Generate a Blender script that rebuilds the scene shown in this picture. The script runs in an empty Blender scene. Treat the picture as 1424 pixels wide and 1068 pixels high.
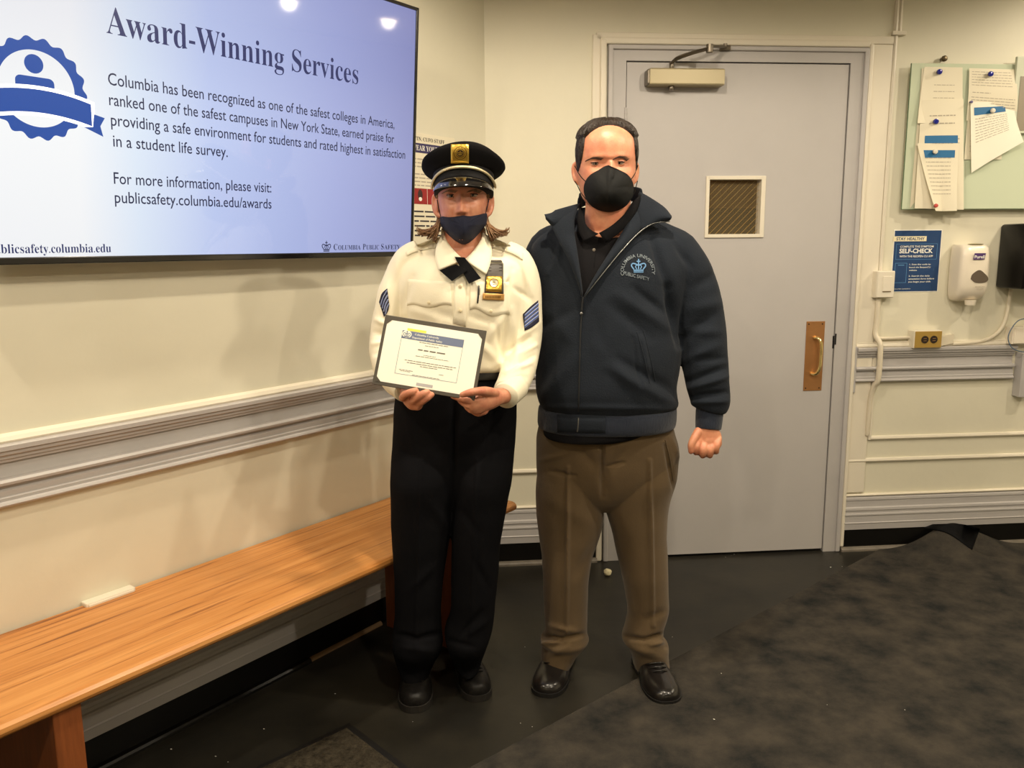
import bpy, math, random
import numpy as np
from mathutils import Vector, Matrix
from mathutils.bvhtree import BVHTree
random.seed(5); RNG = np.random.default_rng(7)
SC = bpy.context.scene; COL = SC.collection

# ---------------------------------------------------------------- camera
FPX = 1137.67; PITCH = math.radians(9.603); ROLL = math.radians(-.4846); CAM_H = 1.39
fw = np.array([0, math.cos(PITCH), -math.sin(PITCH)]); up0 = np.array([0, math.sin(PITCH), math.cos(PITCH)]); rt0 = np.array([1., 0, 0])
RT = math.cos(ROLL)*rt0 + math.sin(ROLL)*up0; UP = -math.sin(ROLL)*rt0 + math.cos(ROLL)*up0
EYE = np.array([0, 0, CAM_H])
cd = bpy.data.cameras.new('camera'); cam = bpy.data.objects.new('camera', cd); COL.objects.link(cam)
cd.sensor_width = 36; cd.lens = FPX/1424*36; cd.clip_start = .05
cam.matrix_world = Matrix(((RT[0], UP[0], -fw[0], 0), (RT[1], UP[1], -fw[1], 0), (RT[2], UP[2], -fw[2], CAM_H), (0, 0, 0, 1)))
SC.camera = cam

# ---------------------------------------------------------------- world, exposure
SC.view_settings.view_transform = 'Standard'; SC.view_settings.look = 'None'
SC.view_settings.gamma = 1; SC.view_settings.use_curve_mapping = False
SC.view_settings.exposure = 0.03
wd = bpy.data.worlds.new('world'); SC.world = wd; wd.use_nodes = True
wd.node_tree.nodes['Background'].inputs[0].default_value = (1, .8, .55, 1)
wd.node_tree.nodes['Background'].inputs[1].default_value = .1
LAMP_COL = (1.0, .87, .68)
CEIL = 2.62
# ceiling downlights: x, y, watts
LAMPS = [(2.95, 3.30, 6), (2.83, 2.62, 8.5), (.25, 2.0, 10.5), (1.35, 1.75, 11.5), (-1.35, 1.05, 10), (.55, .35, 13), (2.2, .6, 12), (-1.0, -1.0, 11), (-.62, 2.0, 4)]

# ---------------------------------------------------------------- helpers
def ray(px, py): return fw*FPX + RT*(px-712) - UP*(py-534)
def hit(px, py, P, n):
    d = ray(px, py); return EYE + d*((np.array(P)-EYE) @ n)/(d @ n)
def A(px, py, Y): return hit(px, py, [0, Y, 0], np.array([0, 1., 0]))
def ground(px, py, z=0.): return hit(px, py, [0, 0, z], np.array([0, 0, 1.]))
def project(V):
    d = np.asarray(V)-EYE; w = d @ fw
    return 712+FPX*(d @ RT)/w, 534-FPX*(d @ UP)/w
YB = math.radians(84.88); YL = math.radians(36.32)
dB = np.array([math.sin(YB), math.cos(YB), 0]); dL = np.array([math.sin(YL), math.cos(YL), 0])
nB = np.array([math.cos(YB), -math.sin(YB), 0]); nL = np.array([math.cos(YL), -math.sin(YL), 0])
CR = np.array([-.099, 3.439, 0.])
MB = Matrix.Translation(CR) @ Matrix.Rotation(math.pi/2-YB, 4, 'Z')
ML = Matrix.Translation(CR) @ Matrix.Rotation(math.pi/2-YL, 4, 'Z')
def pB(px, py, off=0.):            # point of the back wall -> (x along wall, height)
    h = hit(px, py, CR+nB*off, nB); return float((h-CR) @ dB), float(h[2])
def pL(px, py, off=0.):
    h = hit(px, py, CR+nL*off, nL); return float((h-CR) @ dL), float(h[2])

def s2l(c):
    return tuple((v/12.92 if v <= .04045 else ((v+.055)/1.055)**2.4) for v in [x/255 for x in c])
MATS = {}
def mat(name, rgb, rough=.6, metal=0., bump=0., bscale=60., var=0., vscale=4., emit=None, estr=1., sheen=0., coat=0., alpha=1., trans=0., stretch=None, spec=.5, rgb2=None):
    if name in MATS: return MATS[name]
    m = bpy.data.materials.new(name); m.use_nodes = True; nt = m.node_tree; N = nt.nodes; Lk = nt.links
    b = N['Principled BSDF']; c = s2l(rgb)+(1,)
    b.inputs['Base Color'].default_value = c; b.inputs['Roughness'].default_value = rough; b.inputs['Metallic'].default_value = metal
    b.inputs['Specular IOR Level'].default_value = spec
    if sheen: b.inputs['Sheen Weight'].default_value = sheen
    if coat: b.inputs['Coat Weight'].default_value = coat; b.inputs['Coat Roughness'].default_value = .12
    if trans: b.inputs['Transmission Weight'].default_value = trans
    if alpha < 1: b.inputs['Alpha'].default_value = alpha
    if emit: b.inputs['Emission Color'].default_value = s2l(emit)+(1,); b.inputs['Emission Strength'].default_value = estr
    if bump or var:
        tc = N.new('ShaderNodeTexCoord'); mp = N.new('ShaderNodeMapping'); Lk.new(tc.outputs['Object'], mp.inputs[0])
        if stretch: mp.inputs['Scale'].default_value = stretch
        if var:
            n = N.new('ShaderNodeTexNoise'); n.inputs['Scale'].default_value = vscale; n.inputs['Detail'].default_value = 6; n.inputs['Roughness'].default_value = .65
            Lk.new(mp.outputs[0], n.inputs[0])
            mx = N.new('ShaderNodeMix'); mx.data_type = 'RGBA'
            c2 = s2l(rgb2)+(1,) if rgb2 else tuple(v*(1-var) for v in c[:3])+(1,)
            mx.inputs['A'].default_value = c; mx.inputs['B'].default_value = c2
            mr = N.new('ShaderNodeMapRange'); mr.inputs['From Min'].default_value = .35; mr.inputs['From Max'].default_value = .68
            Lk.new(n.outputs[0], mr.inputs[0]); Lk.new(mr.outputs[0], mx.inputs['Factor']); Lk.new(mx.outputs['Result'], b.inputs['Base Color'])
        if bump:
            n = N.new('ShaderNodeTexNoise'); n.inputs['Scale'].default_value = bscale; n.inputs['Detail'].default_value = 4
            Lk.new(mp.outputs[0], n.inputs[0]); bp = N.new('ShaderNodeBump'); bp.inputs['Strength'].default_value = bump; bp.inputs['Distance'].default_value = .004
            Lk.new(n.outputs[0], bp.inputs['Height']); Lk.new(bp.outputs[0], b.inputs['Normal'])
    MATS[name] = m; return m

class G:
    """collects vertices and faces of one mesh"""
    def __init__(s): s.v = []; s.f = []; s.m = []
    def add(s, v, f, mi=0):
        o = len(s.v); s.v += [tuple(map(float, p)) for p in v]; s.f += [tuple(i+o for i in q) for q in f]; s.m += [mi]*len(f); return s
    def box(s, a, b, bev=0., mi=0):
        x0, y0, z0 = a; x1, y1, z1 = b
        if bev <= 0:
            v = [(x0, y0, z0), (x1, y0, z0), (x1, y1, z0), (x0, y1, z0), (x0, y0, z1), (x1, y0, z1), (x1, y1, z1), (x0, y1, z1)]
            return s.add(v, [(0, 3, 2, 1), (4, 5, 6, 7), (0, 1, 5, 4), (1, 2, 6, 5), (2, 3, 7, 6), (3, 0, 4, 7)], mi)
        e = bev; rows = []
        for z, i in ((z0, e), (z0+e*.3, e*.3), (z0+e, 0), (z1-e, 0), (z1-e*.3, e*.3), (z1, e)):
            r = []
            for cx, cy, sx, sy in ((x1, y1, -1, -1), (x0, y1, 1, -1), (x0, y0, 1, 1), (x1, y0, -1, 1)):
                q = [(cx+sx*i, cy+sy*(e+i*.0)), (cx+sx*(i+e*.3*0+.29*e), cy+sy*(i+.29*e)), (cx+sx*e, cy+sy*i)]
                q[0] = (cx+sx*i, cy+sy*max(e, i)); q[2] = (cx+sx*max(e, i), cy+sy*i)
                if (sx, sy) in ((1, -1), (-1, 1)): q = q[::-1]
                r += q
            rows.append([(p[0], p[1], z) for p in r])
        return s.rings(rows, mi)
    def rings(s, rows, mi=0, caps=True, closed=True):
        n = len(rows[0]); v = [p for r in rows for p in r]; f = []
        for i in range(len(rows)-1):
            for j in range(n if closed else n-1):
                k = (j+1) % n; f.append((i*n+j, i*n+k, (i+1)*n+k, (i+1)*n+j))
        if caps and closed:
            f.append(tuple(range(n))[::-1]); f.append(tuple((len(rows)-1)*n+j for j in range(n)))
        return s.add(v, f, mi)
    def extr(s, prof, x0, x1, mi=0):
        """profile [(y,z)] closed, extruded along x"""
        return s.rings([[(x0, y, z) for y, z in prof], [(x1, y, z) for y, z in prof]], mi)
    def cyl(s, c, r, h, ax='z', n=24, r2=None, mi=0, bev=0.):
        r2 = r if r2 is None else r2; rows = []
        prof = [(0, r), (h, r2)] if not bev else [(0, r-bev), (bev*.3, r-bev*.3), (bev, r), (h-bev, r2), (h-bev*.3, r2-bev*.3), (h, r2-bev)]
        for t, q in prof:
            ring = []
            for j in range(n):
                a = 2*math.pi*j/n; u, w = q*math.cos(a), q*math.sin(a)
                ring.append((c[0]+u, c[1]+w, c[2]+t) if ax == 'z' else (c[0]+u, c[1]-t, c[2]+w) if ax == 'y' else (c[0]+t, c[1]+u, c[2]+w))
            rows.append(ring)
        return s.rings(rows, mi)
    def sphere(s, c, r, n=16, m=10, mi=0):
        r = (r, r, r) if not hasattr(r, '__len__') else r; rows = []
        for i in range(m+1):
            t = math.pi*(i+.02)/(m+.04)
            rows.append([(c[0]+r[0]*math.sin(t)*math.cos(2*math.pi*j/n), c[1]+r[1]*math.sin(t)*math.sin(2*math.pi*j/n), c[2]-r[2]*math.cos(t)) for j in range(n)])
        return s.rings(rows, mi)
    def tube(s, pts, rad, n=14, ref=(0, 1, 0), sub=4, rnd=True, mi=0, closed=False):
        P = cat(np.array(pts, float), sub); k = len(P)
        R_ = np.array([(r, r) if not hasattr(r, '__len__') else r for r in (rad if hasattr(rad, '__len__') else [rad]*len(pts))], float)
        R_ = cat(R_, sub); T = np.gradient(P, axis=0); T /= np.linalg.norm(T, axis=1)[:, None]+1e-12
        rows = []; ref = np.array(ref, float)
        def ring(c, t, a, b):
            x = np.cross(ref, t); 
            if np.linalg.norm(x) < 1e-3: x = np.cross((.3, .2, .9), t)
            x /= np.linalg.norm(x); y = np.cross(t, x)
            return [tuple(c+x*a*math.cos(2*math.pi*j/n)+y*b*math.sin(2*math.pi*j/n)) for j in range(n)]
        if rnd:
            for q, w in ((.95, .3), (.75, .68), (.4, .92)): rows.append(ring(P[0]-T[0]*q*R_[0].mean(), T[0], R_[0, 0]*w, R_[0, 1]*w))
        for i in range(k): rows.append(ring(P[i], T[i], *R_[i]))
        if rnd:
            for q, w in ((.4, .92), (.75, .68), (.95, .3)): rows.append(ring(P[-1]+T[-1]*q*R_[-1].mean(), T[-1], R_[-1, 0]*w, R_[-1, 1]*w))
        return s.rings(rows, mi)
    def loft(s, rows, n=56, e=1., sub=4, mi=0):
        """rows: (cx, cy, cz, half width, front, back): horizontal superellipse rings"""
        Q = cat(np.array(rows, float), sub); out = []
        th = np.arange(n)*2*math.pi/n; c, sn = np.cos(th), np.sin(th)
        cc = np.sign(c)*np.abs(c)**e; ss = np.sign(sn)*np.abs(sn)**e
        for cx, cy, cz, a, bf, bb in Q:
            y = np.where(sn > 0, bb*ss, bf*ss); out.append(list(zip(cx+a*cc, cy+y, np.full(n, cz))))
        return s.rings(out, mi)
    def mesh(s, name='m', smooth=False):
        me = bpy.data.meshes.new(name); me.from_pydata(s.v, [], s.f)
        me.polygons.foreach_set('material_index', s.m)
        if smooth: me.polygons.foreach_set('use_smooth', [True]*len(me.polygons))
        me.update(); return me

def cat(P, sub):
    """Catmull-Rom resampling"""
    if sub <= 1 or len(P) < 3:
        if sub > 1 and len(P) == 2: return np.array([P[0]+(P[1]-P[0])*t for t in np.linspace(0, 1, sub+1)])
        return P
    Q = np.vstack([2*P[0]-P[1], P, 2*P[-1]-P[-2]]); out = []
    for i in range(1, len(Q)-2):
        for t in np.arange(sub)/sub:
            a, b, c, d = Q[i-1:i+3]
            out.append(.5*((2*b)+(c-a)*t+(2*a-5*b+4*c-d)*t*t+(3*b-a-3*c+d)*t**3))
    out.append(P[-1]); return np.array(out)

def link(name, me, m, parent=None, fix=True):
    if isinstance(me, G): me = me.mesh(name)
    o = bpy.data.objects.new(name, me); COL.objects.link(o)
    for x in (m if isinstance(m, (list, tuple)) else [m]): me.materials.append(x)
    if parent is not None: o.parent = parent
    return o
def sm(o, ang=None):
    me = o.data; me.polygons.foreach_set('use_smooth', [True]*len(me.polygons))
    if ang: me.set_sharp_from_angle(angle=math.radians(ang))
    return o
def tag(o, label, cat_, group=None):
    o['label'] = label; o['category'] = cat_
    if group: o['group'] = group
    return o
def struct(o): o['kind'] = 'structure'; return o
def thing(name, M, label, cat_, group=None):
    o = bpy.data.objects.new(name, None); COL.objects.link(o); o.matrix_world = M; o.empty_display_size = .05
    return tag(o, label, cat_, group)
def at(M, x, y, z): return M @ Matrix.Translation((x, y, z))

def serif(t):
    o = ''
    for ch in t:
        o += chr(0x1D400+ord(ch)-65) if 'A' <= ch <= 'Z' else chr(0x1D41A+ord(ch)-97) if 'a' <= ch <= 'z' else ch
    return o
def textmesh(body, off=0., res=3):
    c = bpy.data.curves.new('lettering', 'FONT'); c.body = body; c.offset = off; c.resolution_u = res
    o = bpy.data.objects.new('lettering', c); COL.objects.link(o)
    dg = bpy.context.evaluated_depsgraph_get(); me = bpy.data.meshes.new_from_object(o.evaluated_get(dg))
    bpy.data.objects.remove(o); bpy.data.curves.remove(c)
    v = np.zeros(len(me.vertices)*3); me.vertices.foreach_get('co', v); v = v.reshape(-1, 3)
    return me, v
def letter(body, x0, x1, z, cap, m, parent, y=-.0006, off=0., name='lettering', capratio=.7):
    """lettering standing in the x,z plane: from x0 to x1 on baseline z, capitals CAP high"""
    me, v = textmesh(body, off)
    if len(v) == 0: return None
    w = v[:, 0].max()-v[:, 0].min(); sx = (x1-x0)/w; sz = cap/capratio
    n = np.stack([x0+(v[:, 0]-v[:, 0].min())*sx, np.full(len(v), y), z+v[:, 1]*sz], 1)
    me.vertices.foreach_set('co', n.ravel()); me.update()
    return link(name, me, m, parent)
def words(g, x0, x1, z, h, y, rnd=random, fill=1.):
    """a line of print too small to read: a row of little dashes"""
    x = x0; end = x0+(x1-x0)*fill
    while x < end:
        w = min(rnd.uniform(1.5, 5.5)*h, end-x)
        g.add([(x, y, z), (x+w, y, z), (x+w, y, z+h*.55), (x, y, z+h*.55)], [(0, 1, 2, 3)]); x += w+h*.6
def flat(g, pts, y=0., mi=0): g.add([(p[0], y, p[1]) for p in pts], [tuple(range(len(pts)))], mi)

# ---------------------------------------------------------------- materials
WALL = mat('cream_wall_paint', (224, 219, 198), .55, bump=.12, bscale=35, var=.05, vscale=2.2)
GREYP = mat('grey_trim_paint', (186, 182, 180), .42, bump=.12, bscale=30, var=.06, vscale=5)
CREAMT = mat('cream_trim_paint', (228, 220, 202), .4, bump=.1, bscale=30)
DOORP = mat('grey_door_paint', (188, 184, 182), .45, bump=.08, bscale=18, var=.05, vscale=3)
BLACKB = mat('black_baseboard_paint', (14, 13, 12), .3, bump=.1, bscale=20)
BLACK = mat('black_gap', (12, 9, 8), .9)
WHITEC = mat('white_ceiling_paint', (225, 218, 205), .8)
TANT = mat('tan_wood_strip', (150, 122, 90), .6, var=.2, vscale=12)
SHOEG = mat('grey_quarter_round', (120, 112, 100), .5, bump=.2, bscale=40, var=.3, vscale=20)

# ---------------------------------------------------------------- room shell
XD0, XD1, ZD = .576, 1.512, 2.117            # door leaf
XF0, XF1, ZF = .498, 1.592, 2.182            # grey frame
def wall(name, M, rects, m=WALL, t=.12):
    g = G()
    for x0, x1, z0, z1 in rects: g.box((x0, 0, z0), (x1, t, z1))
    o = link(name, g, m); o.matrix_world = M; return struct(o)
wall('wall_back', MB, [(0, XD0-.004, 0, CEIL), (XD1+.004, 4.4, 0, CEIL), (XD0-.004, XD1+.004, ZD+.005, CEIL)])
wall('wall_left', ML, [(-6.2, 0, 0, CEIL)])
def plainwall(name, p, q, m=WALL):
    p, q = np.array(p), np.array(q); d = q-p; L = np.linalg.norm(d)
    M = Matrix.Translation((p[0], p[1], 0)) @ Matrix.Rotation(math.atan2(d[1], d[0]), 4, 'Z')
    return wall(name, M, [(0, L, 0, CEIL)], m)
eB = CR+dB*4.4; eL = CR-dL*6.2
plainwall('wall_right', (eB[0], eB[1]), (eB[0], -2.4)); plainwall('wall_rear', (eB[0], -2.4), (eL[0], -2.4)); 
plainwall('wall_side', (eL[0], -2.4), (eL[0], eL[1]+.01))
g = G(); g.box((eL[0]-.2, -2.6, CEIL), (eB[0]+.2, 5.4, CEIL+.08)); struct(link('ceiling', g, WHITEC))
# floor: dark sheet flooring
FLOOR = mat('dark_sheet_floor', (48, 45, 38), .34, bump=.22, bscale=9, var=.35, vscale=3, rgb2=(34, 33, 30), spec=.25)
g = G(); g.box((eL[0]-.2, -2.6, -.06), (eB[0]+.2, 5.4, 0)); struct(link('floor', g, FLOOR))

def trim(n, M, g, m, smooth=False):
    o = link(n, g, m); o.matrix_world = M
    return struct(o)
_tn = [0]
def T(M, g, m):
    _tn[0] += 1; return trim('trim_%d' % _tn[0], M, g, m)
# chair rail, two mouldings with a flat between (same on both walls)
bead = [(0, .934), (-.012, .934), (-.016, .94), (-.012, .95), (-.004, .955), (0, .956)]
upper = [(0, .888), (-.012, .888), (-.014, .896), (-.018, .897), (-.019, .905), (-.027, .909), (-.028, .918), (-.034, .92), (-.035, .931), (-.03, .934), (0, .934)]
lower = [(0, .782), (-.022, .782), (-.026, .787), (-.024, .792), (-.018, .795), (-.019, .803), (-.015, .806), (-.016, .82), (-.010, .824), (-.012, .832), (-.024, .835), (-.026, .842), (-.022, .848), (0, .85)]
def rails(M, x0, x1):
    g = G(); g.extr(bead, x0, x1); T(M, g, CREAMT)
    g = G(); g.extr(upper, x0, x1); g.box((x0, -.004, .85), (x1, 0, .888)); g.extr(lower, x0, x1); T(M, g, GREYP)
rails(ML, -6.2, -.012); rails(MB, .012, .436)
# right of the door the rail is interrupted by an end block
g = G(); g.extr([(0, .948), (-.01, .948), (-.012, .955), (0, .96)], 1.63, 4.4); T(MB, g, CREAMT)
rails(MB, 1.62, 2.36); rails(MB, 2.44, 4.4)
g = G(); g.box((1.592, -.022, .735), (1.622, 0, .94), .003); T(MB, g, GREYP)
g = G(); g.box((2.375, -.05, .70), (2.43, 0, .90), .003); T(MB, g, GREYP)
# picture mouldings low on the back wall
pm = lambda z: [(0, z-.008), (-.010, z-.008), (-.013, z-.002), (-.010, z+.006), (-.004, z+.009), (0, z+.009)]
g = G(); g.extr(pm(.421), 1.598, 4.4); T(MB, g, CREAMT)
g = G(); g.extr(pm(.421), .014, .436); T(MB, g, CREAMT)
g = G(); g.extr(pm(.523), 1.715, 4.4); T(MB, g, CREAMT)
vm = [(1.703, 0), (1.703, -.006), (1.709, -.012), (1.717, -.010), (1.722, 0)]
g = G(); g.rings([[(x, y, z) for x, y in vm] for z in (.516, 2.235)]); T(MB, g, CREAMT)
g = G(); g.rings([[(x+.015, y, z) for x, y in vm] for z in (2.25, CEIL)]); g.rings([[(x-.003, y*1.2, z) for x, y in vm] for z in (2.25, CEIL)]); T(MB, g, CREAMT)
g = G(); g.box((1.69, -.018, 2.236), (1.75, 0, 2.252), .002); T(MB, g, CREAMT)
g = G(); g.extr(pm(.421), -6.2, -.014); 
# baseboards: stepped grey mouldings over a black board and a quarter round
base = [(0, .1), (-.022, .1), (-.023, .128), (-.026, .131), (-.023, .135), (-.022, .165), (-.026, .168), (-.025, .174), (-.018, .176), (-.018, .186), (-.022, .19), (-.021, .2), (-.012, .204), (-.012, .232), (-.015, .236), (-.014, .246), (-.008, .25), (0, .254)]
cap = [(0, .254), (-.012, .254), (-.014, .259), (-.008, .263), (0, .264)]
quarter = [(-.018, 0), (-.036, 0), (-.035, .008), (-.03, .014), (-.018, .018)]
for side, M, segs in (('left', ML, [(-6.2, -.02)]), ('back', MB, [(.02, .47), (1.598, 4.4)])):
    g = G()
    for a, b in segs: g.extr(base, a, b)
    trim('baseboard_'+side, M, g, GREYP)
    g = G()
    for a, b in segs: g.extr(cap, a, b)
    T(M, g, CREAMT)
    g = G()
    for a, b in segs: g.box((a, -.018, 0), (b, 0, .1))
    T(M, g, BLACKB)
g = G(); g.extr(quarter, .03, .47); g.extr(quarter, 1.598, 4.4); T(MB, g, SHOEG)
g = G(); g.extr([(-.018, 0), (-.030, 0), (-.029, .006), (-.025, .011), (-.018, .013)], -1.035, -.70); T(ML, g, TANT)
g = G(); g.extr(quarter, -6.2, -1.04); T(ML, g, BLACKB)
# door casing: cream outer moulding, then the grey steel frame
g = G()
g.box((.436, -.012, 0), (.470, 0, 2.222), .002); g.box((.466, -.024, 0), (.492, 0, 2.205), .006); T(MB, g, CREAMT)
g = G(); g.box((.452, -.012, 2.2), (1.70, 0, 2.232), .003); g.box((.47, -.022, 2.185), (1.598, 0, 2.212), .006); T(MB, g, CREAMT)
g = G(); g.box((1.596, -.010, .27), (1.700, 0, 2.2), .004); g.box((1.594, -.026, .02), (1.612, 0, 2.2), .006); T(MB, g, CREAMT)
g = G()
for x0, x1 in ((XF0, XD0-.004), (XD1+.004, XF1)):
    g.box((x0, -.020, 0), (x1, .1, ZF))
    s_ = 1 if x0 < 1 else -1; xo = x0 if s_ > 0 else x1
    g.box((min(xo, xo+s_*.02), -.03, 0), (max(xo, xo+s_*.02), -.018, ZF), .004)
g.box((XD0-.004, -.020, ZD+.005), (XD1+.004, .1, ZF)); g.box((XF0+.012, -.03, ZF-.018), (XF1-.012, -.018, ZF), .004)
T(MB, g, GREYP)
g = G(); g.box((XD0-.006, .035, 0), (XD1+.006, .1, ZD+.004)); g2 = G()
# dark rebate strips behind the gap round the leaf
g = G(); g.box((XD0-.004, .01, 0), (XD0+.02, .05, ZD+.004)); g.box((XD1-.02, .01, 0), (XD1+.004, .05, ZD+.004)); g.box((XD0-.004, .01, ZD-.02), (XD1+.004, .05, ZD+.005)); g.box((XD0, .0, 0), (XD1, .05, .010)); T(MB, g, BLACK)

# ---------------------------------------------------------------- door
dr = bpy.data.objects.new('door_1', None); COL.objects.link(dr); dr.matrix_world = MB; dr['kind'] = 'structure'
WX0, WX1 = pB(982, 290)[0], pB(1057, 290)[0]; WZ0, WZ1 = 1.424, 1.660
g = G(); y0, y1 = -.014, .03
for a, b, c, d in ((XD0, WX0, .014, ZD), (WX1, XD1, .014, ZD), (WX0, WX1, .014, WZ0), (WX0, WX1, WZ1, ZD)): g.box((a, y0, c), (b, y1, d))
link('door_leaf', g, DOORP, dr)
g = G(); w = .009
for a, b, c, d in ((WX0-w, WX0+.006, WZ0-w, WZ1+w), (WX1-.006, WX1+w+.004, WZ0-w, WZ1+w), (WX0, WX1, WZ0-w, WZ0+.006), (WX0, WX1, WZ1-.006, WZ1+w)): g.box((a, y0-.007, c), (b, .03, d), .002)
link('window_frame', g, CREAMT, dr)
GLASS = mat('wired_glass', (190, 170, 130), .05, alpha=.10, spec=.4)
g = G(); g.box((WX0, .006, WZ0), (WX1, .011, WZ1)); link('glass_pane', g, GLASS, dr)
WIRE = mat('glass_wire', (196, 160, 90), .4, metal=.3)
g = G(); W_, H_ = WX1-WX0, WZ1-WZ0; st = .0275
k = -H_
while k < W_:
    a = max(0, k); b = min(W_, k+H_)
    if b-a > .004: g.tube([(WX0+a, .0085, WZ0+a-k), (WX0+b, .0085, WZ0+b-k)], .0008, n=4, sub=1, rnd=False)
    k += st
link('wire_mesh', g, WIRE, dr)['kind'] = 'stuff'
# corridor seen through the pane
COR = mat('corridor_amber_wall', (170, 120, 56), .7, var=.15); CORD = mat('corridor_dark_panel', (58, 42, 24), .6, bump=.1); 
g = G(); g.box((.2, 1.2, 0), (2.4, 1.25, CEIL)); g.box((.2, .12, 0), (.25, 1.2, CEIL)); g.box((2.35, .12, 0), (2.4, 1.2, CEIL)); g.box((.2, .12, CEIL), (2.4, 1.25, CEIL+.05)); g.box((.2, .12, -.06), (2.4, 1.25, -.001)); trim('wall_corridor', MB, g, COR)
g = G(); g.box((.95, 1.10, 0), (2.35, 1.199, 1.585)); g.box((.25, 1.12, 0), (.93, 1.199, 1.47)); g.box((1.02, 1.06, 0), (1.10, 1.1, 1.555)); trim('trim_corridor_panel', MB, g, CORD)
ld = bpy.data.lights.new('corridor_fill', 'POINT'); ld.energy = 2.2; ld.color = (1, .72, .38); ld.shadow_soft_size = .1  # unseen point light added to brighten the corridor behind the glass
lo = bpy.data.objects.new('corridor_fill', ld); COL.objects.link(lo); lo.matrix_world = at(MB, .6, .7, 2.3)
# hinges
g = G(); g.cyl((XD0-.004, -.02, 1.83), .006, .11, 'z', 12); g.box((XD0-.003, -.0165, 1.83), (XD0+.018, -.014, 1.94))
for k in range(1, 5): g.box((XD0-.011, -.027, 1.83+.022*k-.0008), (XD0+.003, -.013, 1.83+.022*k+.0008))
hg = link('hinge', g, GREYP, dr); 
for z in (-.85, -1.62):
    h2 = hg.copy(); COL.objects.link(h2); h2.parent = dr; h2.location = (0, 0, z)
# brass pull
BRASS = mat('worn_brass', (196, 142, 92), .42, metal=.75, bump=.05, bscale=20, var=.15, vscale=10); BRASSH = mat('bright_brass', (238, 214, 150), .2, metal=.95)
px0, pz1 = pB(1120.5, 447, .015); px1, pz0 = pB(1139, 543, .015)
g = G(); g.box((px0+.004, -.0165, pz0), (px1+.010, -.014, pz1), .0008); pp = link('pull_plate', g, BRASS, dr); pp['label'] = 'worn brass backing plate'
px1 += .010
g = G(); cx = (px0+px1)/2-.001; z1, z0 = pz1-.072, pz0+.075
g.tube([(cx+.0, -.016, z1), (cx+.006, -.030, z1+.001), (cx+.014, -.042, z1-.010), (cx+.019, -.046, z1-.035), (cx+.019, -.046, (z0+z1)/2), (cx+.017, -.046, z0+.035), (cx+.010, -.042, z0+.010), (cx+.002, -.030, z0), (cx-.004, -.016, z0)], [.0085, .0075, .0072, .007, .0065, .007, .0072, .0075, .0085], n=14)
sm(link('pull_handle', g, BRASSH, pp))
for sx in (px0+.014, px1-.012):
    for sz in (pz1-.012, pz0+.012):
        g = G(); g.cyl((sx, -.0164, sz), .0032, .0012, 'y', 10); link('screw', g, mat('dark_screw', (70, 50, 35), .4, metal=.6), pp)
# dark chipped gap by the latch
g = G(); zc = pB(1150, 473)[1]; g.box((XD1-.004, -.0165, zc-.035), (XD1+.004, -.0125, zc+.02), .001); g.box((XD1+.003, -.022, zc-.018), (XD1+.009, -.0195, zc+.03)); link('latch', g, BLACK, dr)
# door closer
CLOSER = mat('painted_closer_metal', (168, 156, 124), .38, metal=.25, bump=.03); STEEL = mat('dull_steel', (120, 112, 100), .35, metal=.8)
cl = bpy.data.objects.new('door_closer', None); COL.objects.link(cl); cl.parent = dr
cx0, cx1 = .655, .965; cz0, cz1 = 2.02, 2.085
g = G(); g.box((cx0, -.075, cz0), (cx1, -.012, cz1), .006); c_ = link('closer_body', g, CLOSER, dr); c_.parent = dr
cl_ = c_; bpy.data.objects.remove(cl); c_.name = 'door_closer'
g = G(); g.box((cx0-.008, -.07, cz0+.002), (cx0+.006, -.014, cz1-.003), .006); link('end_cap', g, STEEL, c_)
g = G(); xk = .752; g.cyl((xk, -.045, cz1-.002), .010, .030, 'z', 16, bev=.002); g.cyl((xk, -.045, cz0-.016), .012, .018, 'z', 16, bev=.003); sm(link('spindle', g, STEEL, c_), 40)
g = G(); g.tube([(xk, -.047, cz1+.024), (xk+.02, -.055, cz1+.04), (xk+.06, -.095, cz1+.050), (xk+.125, -.135, cz1+.062)], [(.014, .007)]*4, n=8, ref=(0, 0, 1)); g.cyl((xk+.125, -.135, cz1+.046), .014, .030, 'z', 14); sm(link('closer_arm', g, STEEL, c_), 40)
g = G(); g.tube([(xk+.125, -.135, cz1+.070), (xk+.175, -.085, cz1+.080), (xk+.222, -.035, cz1+.090)], [(.011, .006)]*3, n=8, ref=(0, 0, 1)); g.box((xk+.20, -.038, cz1+.078), (xk+.245, -.02, cz1+.098), .002); g.cyl((xk+.222, -.036, cz1+.085), .008, .018, 'z', 12); sm(link('closer_arm', g, STEEL, c_), 40)

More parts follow.
